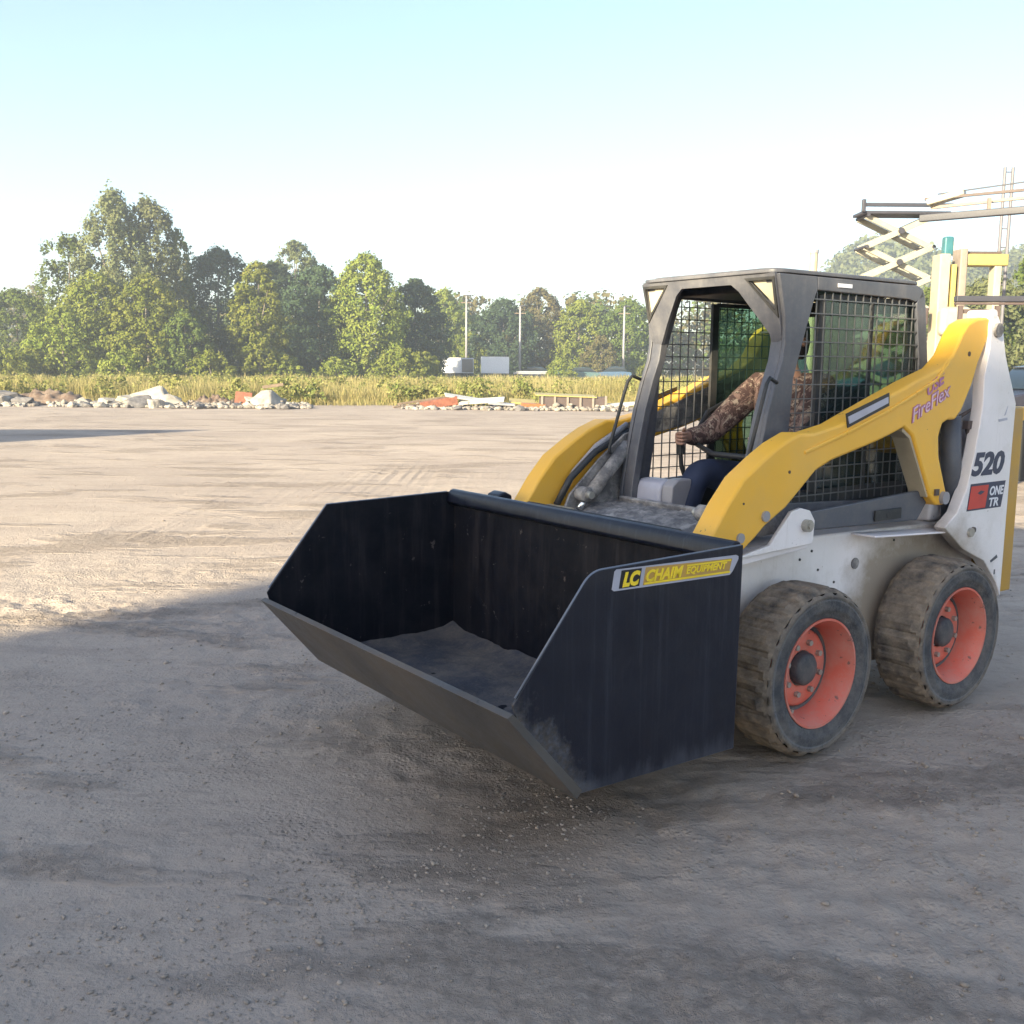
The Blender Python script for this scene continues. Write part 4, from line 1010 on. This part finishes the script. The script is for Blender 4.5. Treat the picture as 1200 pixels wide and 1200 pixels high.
# hill on the right
def hz_(x, y):
    a = math.exp(-((x - 93) / 21) ** 2) * 27 + math.exp(-((x - 138) / 26) ** 2) * 27 + math.exp(-((x - 112) / 22) ** 2) * 3
    return a * math.exp(-((y - 275) / 50) ** 2) * (1 + .1 * nz(x * .08, y * .08)) - .5
hx = np.linspace(20, 230, 60); hy = np.linspace(170, 380, 50)
HX, HY = np.meshgrid(hx, hy); HZ = np.array([hz_(a, b) for a, b in zip(HX.ravel(), HY.ravel())])
ii = np.arange(3000).reshape(50, 60); FH = np.stack([ii[:-1, :-1], ii[:-1, 1:], ii[1:, 1:], ii[1:, :-1]], -1).reshape(-1, 4)
MAT['hillsoil'] = plain('hill_soil', (.12, .12, .06), .95)
tag(from_np('hill', np.stack([HX.ravel(), HY.ravel(), HZ], -1), FH, 'hillsoil', smooth=True), kind='structure')
pts3 = []
for k in range(330):
    x = rr.uniform(58, 165); y = rr.uniform(195, 300)
    pts3.append((x, y, hz_(x, y), rr.uniform(5, 8), rr.uniform(3, 4.6)))
canopy('hillside_woodland', pts3, 'leaf_grey', 200, 1.15, 'hazy grey green woodland covering the hill behind the machinery', 3)
# trees behind the machinery at the right
for i, (pxx, yy, H, Rr, mt, lab) in enumerate([
    (1010, 75, 7.4, 3.6, 'leaf_olive', 'olive tree behind the cab roof, left of the scissor arms'),
    (1075, 62, 6.2, 3.2, 'leaf_mid', 'green tree behind the rear edge of the cab'),
    (1150, 58, 6.6, 3.4, 'leaf_grey', 'grey green tree behind the yellow mast machine'),
    (1215, 60, 8.2, 3.8, 'leaf_mid', 'green tree at the right picture edge above the dark car'),
    (940, 80, 6.2, 3.4, 'leaf_mid', 'green tree seen through the cab screen')]):
    tree('leafy_tree', px(pxx, yy), yy, H, Rr, P_OVAL, mt, 400 + i, lab, 'tree', 'trees behind the machinery', nc=130, nl=34, ls=.28)

# meadow grass
def grass(n, y0, y1, h0, h1, wd, seed, pw=1.0):
    rg = np.random.default_rng(seed)
    y = y0 + (y1 - y0) * rg.random(n) ** pw; x = (rg.random(n) - .5) * 2 * (y * .62 + 4)
    e = np.array([lot_edge(a) for a in x]); keep = y > e + .2 * rg.random(n); x, y = x[keep], y[keep]; n = len(x)
    cl = np.array([1.2 * nz(a * .22, b * .22, 4) + .9 * nz(a * .9, b * .9, 6) for a, b in zip(x, y)])
    h = (h0 + (h1 - h0) * rg.random(n)) * (1 + .55 * cl)
    edge = np.clip((y - np.array([lot_edge(a) for a in x])) / 3.0, .35, 1); h *= edge
    a = rg.random(n) * 2 * PI; w_ = wd * (.6 + .8 * rg.random(n)); ln = h * rg.normal(size=n) * .26; la = rg.random(n) * 2 * PI
    p = np.stack([x, y, np.full(n, -.03)], -1); t = np.stack([np.cos(a), np.sin(a), 0 * a], -1) * w_[:, None] / 2
    lean = np.stack([np.cos(la) * ln, np.sin(la) * ln, 0 * a], -1); u = np.stack([0 * a, 0 * a, h], -1)
    V = np.stack([p - t, p + t, p + t * .9 + lean * .4 + u * .6, p - t * .9 + lean * .4 + u * .6, p + lean + u, p + lean + u + t * .15], 1).reshape(-1, 3)
    F = np.concatenate([np.arange(n)[:, None] * 6 + np.array([0, 1, 2, 3]), np.arange(n)[:, None] * 6 + np.array([3, 2, 5, 4])])
    return V, F
gV, gF, off = [], [], 0
for args in ((80000, 40, 52, .40, .95, .022, 1), (60000, 50, 72, .35, .75, .04, 2), (34000, 70, 128, .4, .7, .10, 3)):
    V, F = grass(*args); gV.append(V); gF.append(F + off); off += len(V)
MAT['weed'] = foliage('meadow_weeds', (.15, .17, .05), (.24, .22, .08), (.33, .27, .13))
wp = []
for k in range(900):
    y = 41.5 + 55 * rr.random() ** 1.6; x = (rr.random() - .5) * 2 * (y * .6 + 3)
    if nz(x * .13, y * .13, 21) + .5 * nz(x * .5, y * .5, 22) < -.25: continue
    wp.append((x, y, -.1, rr.uniform(.6, 1.25) if y < 60 else rr.uniform(.5, .9), rr.uniform(.35, .8)))
canopy('meadow_weeds', wp, 'weed', 230, .13, 'green and browning weeds growing in clumps through the dry meadow', 9)
tag(from_np('meadow_grass', np.concatenate(gV), np.concatenate(gF), 'straw'), 'tall dry straw coloured grass and weeds filling the meadow', 'grass', kind='stuff')

# ------------------------------------------------------------------ rubble row at the lot's edge
def hull_rock(seed):
    rg = random.Random(seed); bm = bmesh.new()
    for _ in range(15):
        v = Vector((rg.gauss(0, 1), rg.gauss(0, 1), rg.gauss(0, 1))).normalized() * rg.uniform(.75, 1.05)
        bm.verts.new(v)
    res = bmesh.ops.convex_hull(bm, input=bm.verts)
    bmesh.ops.delete(bm, geom=[e for e in res['geom_interior'] if isinstance(e, bmesh.types.BMVert)], context='VERTS')
    bmesh.ops.bevel(bm, geom=list(bm.edges), offset=.05, segments=1, affect='EDGES')
    bmesh.ops.triangulate(bm, faces=bm.faces); bmesh.ops.subdivide_edges(bm, edges=bm.edges, cuts=1, use_grid_fill=True)
    for v in bm.verts: v.co *= 1 + .07 * noise.noise(v.co * 3.5 + Vector((seed, 0, 0)))
    me = bpy.data.meshes.new('boulder'); bm.to_mesh(me); bm.free(); me.materials.append(MAT['rock' if seed % 3 else 'rockgrey']); return me
rock_me = [hull_rock(i) for i in range(9)]
rr = random.Random(11)
def boulder(pxx, yy, s, k, label, group, sq=(1, .8, .62), zr=None, nm='boulder', mat=None):
    o = bpy.data.objects.new(nm, rock_me[k % 9]); COL.objects.link(o)
    x = px(pxx, yy); o.location = (x, yy, s * sq[2] * .35); o.scale = (s * sq[0], s * sq[1], s * sq[2]); o.rotation_euler = (rr.uniform(-.3, .3), rr.uniform(-.3, .3), rr.uniform(0, 6))
    return tag(o, label, 'rock', group)
G1 = 'rocks along the edge of the lot'
for pxx, yy, s, k, lab in [(180, 38.5, 1.05, 1, 'largest pale boulder, top of the white rock pile'), (160, 38.2, .75, 2, 'flat pale boulder leaning at the left of the largest boulder'), (166, 37.6, .62, 0, 'grey boulder in front of the white rock pile'),
                           (184, 37.3, .5, 4, 'low white boulder at the front of the rock pile'), (315, 38.3, .85, 5, 'big white boulder right of the orange board'), (300, 38.4, .6, 1, 'pale boulder with sloping face touching the orange board'),
                           (2, 38.0, .7, 2, 'pale boulder at the left picture edge'), (10, 38.6, .8, 3, 'dark grey boulder behind the leftmost pale boulder'), (30, 37.8, .55, 6, 'dark flat boulder beside the brown soil heap'),
                           (128, 38.2, .5, 4, 'round pale boulder between soil heap and white pile'), (200, 38.0, .6, 5, 'pale boulder at the right shoulder of the white pile'), (100, 38.2, .42, 1, 'small pale boulder right of the brown soil heap')]:
    boulder(pxx, yy, s, k, lab, G1)
for i in range(120):
    seg = rr.choice([(0, 40), (85, 130), (130, 235), (190, 300), (300, 360), (480, 600), (600, 720)])
    boulder(rr.uniform(*seg), 37.4 + rr.uniform(-.7, 1.6), rr.uniform(.08, .30), rr.randrange(9), 'small broken stone lying in the rubble row between lot and meadow', 'small stones of the rubble row', nm='stone')
VV, FF, off = [], [], 0
for k in range(3200):
    seg = rr.choice([(0, 45), (60, 300), (60, 300), (290, 365), (470, 620), (600, 735)]); yy = 37.2 + abs(rr.gauss(0, .8)); x = px(rr.uniform(*seg), yy)
    V0, F0 = units[k % 5]; s0 = rr.uniform(.025, .10) * (1 if rr.random() < .9 else 1.6); a = rr.uniform(0, 6.28)
    P = V0 * (s0 * 1.2, s0, s0 * .7); P = np.stack([P[:, 0] * math.cos(a) - P[:, 1] * math.sin(a), P[:, 0] * math.sin(a) + P[:, 1] * math.cos(a), P[:, 2]], -1) + (x, yy, s0 * .3 + max(0, rr.gauss(0, .07)) * (yy > 37.8))
    VV.append(P); FF.append(F0 + off); off += len(V0)
MAT['fines'] = paint('broken_concrete', (.30, .27, .24), .9, dust=.5, dcol=(.14, .11, .09), dscale=1.2, var=.4)
tag(from_np('rubble_fines', np.concatenate(VV), np.concatenate(FF), 'fines'), 'fine broken rubble spread along the row of rocks and debris', 'rubble', kind='stuff')
def heap(pxx, yy, L, Wd, H, mat, label, cat, nm):
    m = MB(); n1, n2 = 40, 16
    vv = [[m.bm.verts.new(((i / n1 - .5) * L, (j / n2 - .5) * Wd, -.05 + H * max(0, (1 - (2 * i / n1 - 1) ** 2)) ** .7 * max(0, (1 - (2 * j / n2 - 1) ** 2)) ** .7 * (1 + .7 * nz(i * .35, j * .4, pxx)))) for j in range(n2 + 1)] for i in range(n1 + 1)]
    for i in range(n1):
        for j in range(n2): m.bm.faces.new((vv[i][j], vv[i + 1][j], vv[i + 1][j + 1], vv[i][j + 1]))
    o = m.build(nm, mat, None, smooth=True); o.location = (px(pxx, yy), yy, 0); return tag(o, label, cat)
heap(58, 39.2, 3.6, 1.8, .52, 'soil', 'brown soil heap between the leftmost rocks and the white pile', 'soil heap', 'soil_heap')
heap(252, 39.2, 2.0, 1.2, .36, 'soil', 'small reddish soil heap left of the orange board', 'soil heap', 'soil_heap')
heap(165, 38.4, 4.6, 1.6, .30, 'rockgrey', 'pale rubble bank under the white rock pile', 'rubble heap', 'rubble_heap')
def slab(pxx, yy, d, rot, mat, label, cat, nm, z=None, group=None):
    m = MB().box((0, 0, 0), d, rot); o = m.build(nm, mat, None, bevel=.01); x = px(pxx, yy); o.location = (x, yy, z if z is not None else d[2] / 2 + .03); return tag(o, label, cat, group)
slab(287, 38.6, (.62, .06, .55), (R(-20), R(6), R(8)), 'redwood', 'orange red board standing among the rocks', 'board', 'broken_board', .28)
slab(322, 39.0, (.8, .10, .12), (0, R(-8), R(10)), 'wood', 'brown timber lying on top of the big white boulder', 'timber', 'timber', .78)
slab(545, 38.2, (1.5, .5, .05), (R(12), R(9), R(12)), 'whitesheet', 'white crumpled sheet propped highest on the debris pile', 'sheet', 'metal_sheet', .40)
slab(565, 38.0, (1.7, .5, .05), (R(18), R(-4), R(-5)), 'whitesheet', 'long white sheet lying right of the highest one', 'sheet', 'metal_sheet', .30)
slab(588, 37.8, (1.0, .35, .07), (R(6), R(4), R(4)), 'palemetal', 'pale grey panel at the right end of the white sheets', 'sheet', 'metal_sheet', .20)
slab(515, 37.9, (1.4, .25, .30), (R(6), R(-10), R(10)), 'redwood', 'rust red block of boards left of the white sheets', 'board', 'broken_board', .20)
slab(500, 38.4, (2.2, .12, .08), (0, R(-8), R(20)), 'wood', 'long thin plank sticking out left of the rust red boards', 'plank', 'plank', .30)
slab(488, 38.0, (1.9, .10, .06), (0, R(-5), R(35)), 'wood', 'lowest thin plank at the left end of the debris pile', 'plank', 'plank', .14)
slab(612, 38.6, (1.0, .7, .07), (R(10), R(3), 0), 'farmyellow', 'yellow board lying left of the timber crate', 'board', 'broken_board', .26)
slab(625, 38.0, (.9, .3, .12), (R(5), R(3), R(10)), 'orange', 'orange board in front of the yellow board', 'board', 'broken_board', .15)
slab(722, 38.2, (1.4, .4, .08), (R(8), R(-5), R(-8)), 'whitesheet', 'pale panel lying right of the timber crate', 'sheet', 'metal_sheet', .18)
cr = empty('timber_crate', (px(672, 38.2), 38.2, 0), R(4), 'long low timber crate with pale uprights and a yellow lid in the debris row', 'crate')
MB().box((0, .2, .25), (2.5, .7, .42)).build('crate_body', 'brownmetal', cr, bevel=.01)
for k in range(6): MB().box((-1.2 + k * .48, -.18, .26), (.08, .05, .5)).build('crate_upright', 'beige', cr, bevel=.005)
MB().box((-.3, .2, .52), (2.3, .85, .04), (R(4), R(2), 0)).build('crate_lid', 'farmyellow', cr)

# ------------------------------------------------------------------ far yard: trailers, cars, poles
def box_trailer(pxx, yy, L, Wd, H, rz, label, mat='decalwhite', mat2=None):
    e = empty('box_trailer', (px(pxx, yy), yy, 0), rz, label, 'trailer', 'box trailers beyond the meadow')
    MB().box((0, 0, .75 + H / 2), (L, Wd, H)).build('cargo_box', mat, e, bevel=.03)
    MB().box((0, 0, .68), (L * .98, Wd * .8, .12)).build('frame_rail', 'liftgrey', e)
    MB().box((L / 2 + .012, 0, .75 + H / 2), (.02, Wd * .86, H * .86)).build('rear_door', mat2 or mat, e)
    for s in (-1, 1):
        for q in (-.6, .35): MB().tube([(L * .28 + q, s * (Wd / 2 - .25), .42), (L * .28 + q, s * (Wd / 2 - .02), .42)], .42, 20).build('wheel', 'rubber', e)
    MB().box((0, 0, .77 + H), (L * 1.01, Wd * 1.01, .05)).build('roof_trim', 'palemetal', e)
    return e
box_trailer(537, 120, 3.0, 2.3, 1.75, R(-38), 'left white box trailer with its shaded end showing, before the trees', 'decalwhite', 'beige')  # beige end: shade on the white box is painted into its colour
box_trailer(580, 118, 3.2, 2.2, 1.9, R(3), 'right white box trailer, its bright side facing us')
fb = empty('flatbed_trailer', (px(623, 112), 112, 0), R(2), 'low grey flatbed trailer right of the white box trailers', 'trailer')
MB().box((0, 0, .85), (4.0, 1.8, .22)).build('deck', 'palemetal', fb, bevel=.02)
MB().box((0, 0, 1.02), (3.4, 1.4, .1)).build('load', 'whitesheet', fb, bevel=.02)
for q in (-1.2, 1.1):
    for s in (-1, 1): MB().tube([(q, .6 * s, .4), (q, .9 * s, .4)], .38, 16).build('wheel', 'rubber', fb)
def car(loc, rz, mat, label, group=None, L=4.5, Wd=1.8, H=1.45):
    e = empty('parked_car', loc, rz, label, 'car', group)
    k = H / 1.45
    body = [(-2.2, .35), (-2.22, .75 * k), (-2.1, .92 * k), (-1.2, .98 * k), (.9, .95 * k), (2.0, .82 * k), (2.24, .62 * k), (2.22, .32), (1.75, .25), (-1.75, .25)]
    body = [(u * L / 4.5, v) for u, v in body]
    MB().prism(body, -Wd / 2, Wd / 2).build('body', mat, e, bevel=.07, seg=3)
    cab = [(-1.75, .95 * k), (-1.35, 1.40 * k), (-.3, 1.45 * k), (.45, 1.38 * k), (1.15, .93 * k)]
    cab = [(u * L / 4.5, v) for u, v in cab]
    MB().prism(cab, -Wd / 2 + .14, Wd / 2 - .14).build('windows', 'carglass', e, bevel=.05, seg=2)
    rf = [(-1.40, 1.395 * k), (-.3, 1.455 * k), (.42, 1.40 * k), (.42, 1.42 * k), (-.3, 1.485 * k), (-1.40, 1.42 * k)]
    MB().prism([(u * L / 4.5, v) for u, v in rf], -Wd / 2 + .13, Wd / 2 - .13).build('roof', mat, e)
    for q in (-1.38, 1.42):
        for s in (-1, 1):
            w_ = MB().tube([(q * L / 4.5, (Wd / 2 - .22) * s, .33), (q * L / 4.5, (Wd / 2 + .01) * s, .33)], .33, 24).build('wheel', 'rubber', e)
            MB().tube([(q * L / 4.5, (Wd / 2 - .02) * s, .33), (q * L / 4.5, (Wd / 2 + .02) * s, .33)], .2, 16).build('rim', 'palemetal', w_)
    for s in (-1, 1): MB().box((2.2 * L / 4.5, .62 * s, .66 * k), (.08, .34, .13)).build('headlight', 'lens', e, bevel=.02)
    return e
gc = 'cars parked along the far side of the meadow'
for pxx, mt, lab, hh in ((632, 'carblue', 'blue car parked nearest the middle light pole', 1.5), (661, 'carteal', 'dull green van shaped car, second in the far row', 1.7), (686, 'carteal', 'dull green car third in the far row', 1.5), (716, 'carblue', 'blue car parked left of the right light pole, beyond the yellowing bush', 1.6)):
    car((px(pxx, 116), 116, 0), R(rr.choice([2, 178])), mt, lab, gc, H=hh)
for pxx, yy, top, lab in ((547, 122, 9.9, 'left light pole, thin and pale, above the box trailers'), (609, 118, 8.5, 'middle light pole with small crossarm'), (729, 118, 8.55, 'right light pole close to the cab')):
    e = empty('light_pole', (px(pxx, yy), yy, 0), 0, lab, 'pole', 'light poles beyond the meadow')
    MB().tube([(0, 0, 0), (0, 0, top)], [.16, .10], 10).build('pole', 'palemetal', e, smooth=True)
    MB().box((.25, 0, top - .05), (.7, .25, .12)).build('lamp_head', 'liftgrey', e, bevel=.02)
    MB().box((0, 0, top - .9), (1.3, .1, .1)).build('crossarm', 'wood', e)

# ------------------------------------------------------------------ machinery at the right
sl_ = empty('scissor_lift', (6.4, 17.3, 0), 0, 'white scissor lift raised behind the cab, dark railed platform on crossed arms', 'lift')
for yo_ in (-.2, .2):
    zz = 1.08; st = 0
    while zz < 3.98:
        h_ = .50
        MB().beam((-.60, yo_, zz), (.50, yo_, zz + h_), .05, .095).build('scissor_arm', 'liftwhite', sl_, bevel=.008)
        MB().beam((.50, yo_ + .09, zz), (-.60, yo_ + .09, zz + h_), .05, .095).build('scissor_arm', 'liftwhite', sl_, bevel=.008)
        MB().tube([(-.05, yo_ - .06, zz + h_ / 2), (-.05, yo_ + .15, zz + h_ / 2)], .05, 12).build('pivot_pin', 'liftgrey', sl_)
        zz += h_
for xe in (-.6, .5):
    z2 = 1.08
    while z2 < 4.1: MB().tube([(xe, -.25, z2), (xe, .33, z2)], .028, 10).build('cross_shaft', 'liftgrey', sl_); z2 += .50
MB().box((-.1, 0, .75), (1.6, .8, .5)).build('base', 'orange', sl_, bevel=.04)
for q in (-.8, .7):
    for s in (-1, 1): MB().tube([(q, .45 * s, .33), (q, .65 * s, .33)], .33, 20).build('wheel', 'rubber', sl_)
MB().box((.02, 0, 4.12), (1.45, .5, .05)).build('platform_deck', 'liftgrey', sl_, bevel=.01)
MB().box((.02, -.27, 4.235), (1.5, .04, .06)).build('toe_rail', 'liftgrey', sl_, bevel=.01)
MB().box((-.70, -.27, 4.22), (.06, .06, .20)).build('rail_post', 'liftgrey', sl_, bevel=.01)
# long deck running towards the right of the picture
A = Vector((-.02, -.9, 0)); Bv = Vector((2.6, -3.0, 0)); off2 = (Bv - A).normalized().cross(Vector((0, 0, 1))) * 0
MB().beam((A.x, A.y, 3.93), (Bv.x, Bv.y, 3.93), .10, .11).build('deck_beam', 'liftgrey', sl_, bevel=.015)
MB().beam((A.x + .2, A.y + .1, 4.11), (Bv.x, Bv.y, 4.14), .04, .05).build('mid_rail', 'beige', sl_, bevel=.01)
MB().beam((A.x + .1, A.y + .1, 4.24), (Bv.x, Bv.y, 4.22), .05, .04).build('rail_bar', 'brownmetal', sl_)
MB().beam((A.x + .3, A.y + .1, 4.32), (Bv.x, Bv.y, 4.42), .02, .02).build('top_cable', 'liftgrey', sl_)
MB().beam((A.x + .15, A.y + .1, 4.18), (A.x + .6, A.y - .2, 4.30), .25, .10).build('control_box', 'liftwhite', sl_, bevel=.02)
for t in (.3, .62, .95):
    p_ = A.lerp(Bv, t); MB().beam((p_.x, p_.y, 3.93), (p_.x, p_.y, 4.15), .05, .05).build('rail_post', 'beige', sl_)
ya = empty('mast_machine', (6.45, 15.2, 0), R(0), 'yellow and cream mast machine standing right of the scissor lift', 'machine')
MB().box((-.18, 0, 2.1), (.16, .3, 2.3)).build('mast', 'cream', ya, bevel=.02)
MB().box((-.04, 0, 2.05), (.07, .3, 2.1)).build('mast_channel', 'farmyellow', ya, bevel=.01)
MB().box((.09, 0, 2.15), (.11, .3, 2.35)).build('mast', 'beige', ya, bevel=.02)
MB().box((.45, 0, 3.17), (.60, .25, .17)).build('top_boom', 'farmyellow', ya, bevel=.02)
MB().box((.62, 0, 2.5), (.11, .2, 1.25)).build('leg', 'liftwhite', ya, bevel=.02)
MB().box((.42, 0, 3.28), (.5, .1, .03)).build('hose_guard', 'brownmetal', ya)
MB().box((-.02, -.05, 2.28), (.46, .5, .42)).build('engine_cover', 'liftwhite', ya, bevel=.08, seg=3)
MB().box((-.45, -.0, 2.35), (.16, .3, .26)).build('exhaust_box', 'brownmetal', ya, bevel=.03)
MB().box((.0, 0, 1.0), (1.2, .9, .9)).build('chassis', 'liftwhite', ya, bevel=.06)
for q in (-.6, .8):
    for s in (-1, 1): MB().tube([(q, .45 * s, .42), (q, .75 * s, .42)], .42, 20).build('wheel', 'rubber', ya)
tb_ = empty('teal_box', (6.93, 16.6, 0), 0, 'teal tool box held on a pole beside the scissor arms', 'box')
MB().box((0, 0, 3.53), (.15, .15, .30)).build('case', 'teal', tb_, bevel=.03)
MB().box((.09, 0, 3.52), (.05, .16, .18)).build('case_front', 'palemetal', tb_, bevel=.01)
MB().tube([(0, 0, 0), (0, 0, 3.4)], .03, 10).build('pole', 'palemetal', tb_)
lm = empty('ladder_mast', (8.62, 18.3, 0), 0, 'pale narrow ladder mast rising behind the lift platform', 'mast')
for s in (-1, 1): MB().tube([(.07 * s, 0, 0), (.07 * s, 0, 5.08)], .03, 8).build('rail', 'greymast', lm)
for k in range(16): MB().tube([(-.07, 0, .2 + k * .32), (.07, 0, .2 + k * .32)], .012, 6).build('rung', 'greymast', lm)
bp = empty('bollard_post', (5.35, 18.5, 0), 0, 'pale short post top showing above the cab roof', 'post')
MB().tube([(0, 0, 0), (0, 0, 3.62)], .075, 12).build('post', 'cream', bp); MB().tube([(0, 0, 3.62), (0, 0, 3.68)], .085, 12).build('cap', 'palemetal', bp)
rk = empty('steel_rack', (5.55, 12.6, 0), R(-3), 'brown steel rack with a long top beam at the right edge', 'rack')
MB().box((1.0, 0, 2.44), (2.3, .12, .07)).build('top_beam', 'liftgrey', rk, bevel=.01)
MB().box((1.0, 0, 2.385), (2.3, .08, .025)).build('beam_flange', 'brownmetal', rk)
for q in (-.08, .36, 1.1, 2.0): MB().box((q, 0, 1.18), (.05, .05, 2.36)).build('upright', 'brownmetal', rk)
MB().box((.10, -.02, 2.29), (.30, .05, .05)).build('brace', 'brownmetal', rk)
car((px(1222, 27), 27, 0), R(200), 'carblack', 'dark car parked at the right picture edge behind the loader', H=1.7)
car((px(1062, 33), 33, 0), R(185), 'carblue', 'dark blue car seen between the cab and the rear arm', H=2.1, L=5.0)
# two unseen buildings, added and shaped to cast the shadows over the lot
def shadow_shed(loc, dims, rz, label, doorx):
    e = empty('shadow_shed', loc, rz, label, 'unseen building')
    L, D, H = dims
    MB().box((0, 0, H / 2), (L, D, H)).build('wall', 'wall', e, bevel=.02)
    MB().box((0, 0, H + .10), (L + .1, D + .1, .2)).build('roof', 'liftgrey', e)
    for q in doorx: MB().box((q, D / 2 + .02, 1.6), (3.0, .06, 3.2)).build('door', 'palemetal', e, bevel=.01)
    return e
SK = 11.0 / math.tan(SUN_EL)
# roof edge line of the big shed: shadow corner near (-1.5, 8.0)
cx0, cy0 = -1.72 - SK * LX, 7.55 - SK * LY
da = math.atan2(.20, 1); Lb, Db = 13.5, 9
ux, uy = math.cos(da), math.sin(da)
cx = cx0 + ux * Lb / 2 + uy * Db / 2; cy = cy0 + uy * Lb / 2 - ux * Db / 2
shadow_shed((cx, cy, -.1), (Lb, Db, 10.9), da, 'unseen pale block behind the camera, sized to cast the lot shadow', (-3.5, 3))
H2 = 4.2; S2 = H2 / math.tan(SUN_EL)
tx_, ty_ = -7.4 - S2 * LX, 24.9 - S2 * LY
ls_ = empty('shadow_lean_to', (tx_, ty_, -.1), 0, 'unseen store off the left side of the lot, shaped for its shadow', 'unseen building')
MB().prism([(0, 0), (-3.3, -5.5), (-9, -6.5), (-9, -1.7)], 0, H2, 'xy').build('wall', 'wall', ls_, bevel=.01)  # footprint of the unseen store skewed to fit its shadow edges
MB().prism([(.0, .0), (-3.3, -5.5), (-9.0, -6.5), (-9.0, -1.7)], H2, H2 + .1, 'xy').build('roof', 'liftgrey', ls_)
MB().box((-2.2, -3.9, 1.2), (.06, 1.2, 2.2), (0, 0, R(-31))).build('door', 'palemetal', ls_)

# ------------------------------------------------------------------ haze
hm = bpy.data.materials.new('air'); nt = nodes_of(hm)
pv = nt.nodes.new('ShaderNodeVolumePrincipled'); pv.inputs['Color'].default_value = (.86, .92, 1, 1); pv.inputs['Density'].default_value = .0018; pv.inputs['Anisotropy'].default_value = .3
oo = nt.nodes.new('ShaderNodeOutputMaterial'); nt.links.new(pv.outputs[0], oo.inputs['Volume'])
hb2 = MB().span((-260, -60, -3), (300, 420, 45)).build('haze', hm); tag(hb2, kind='stuff')
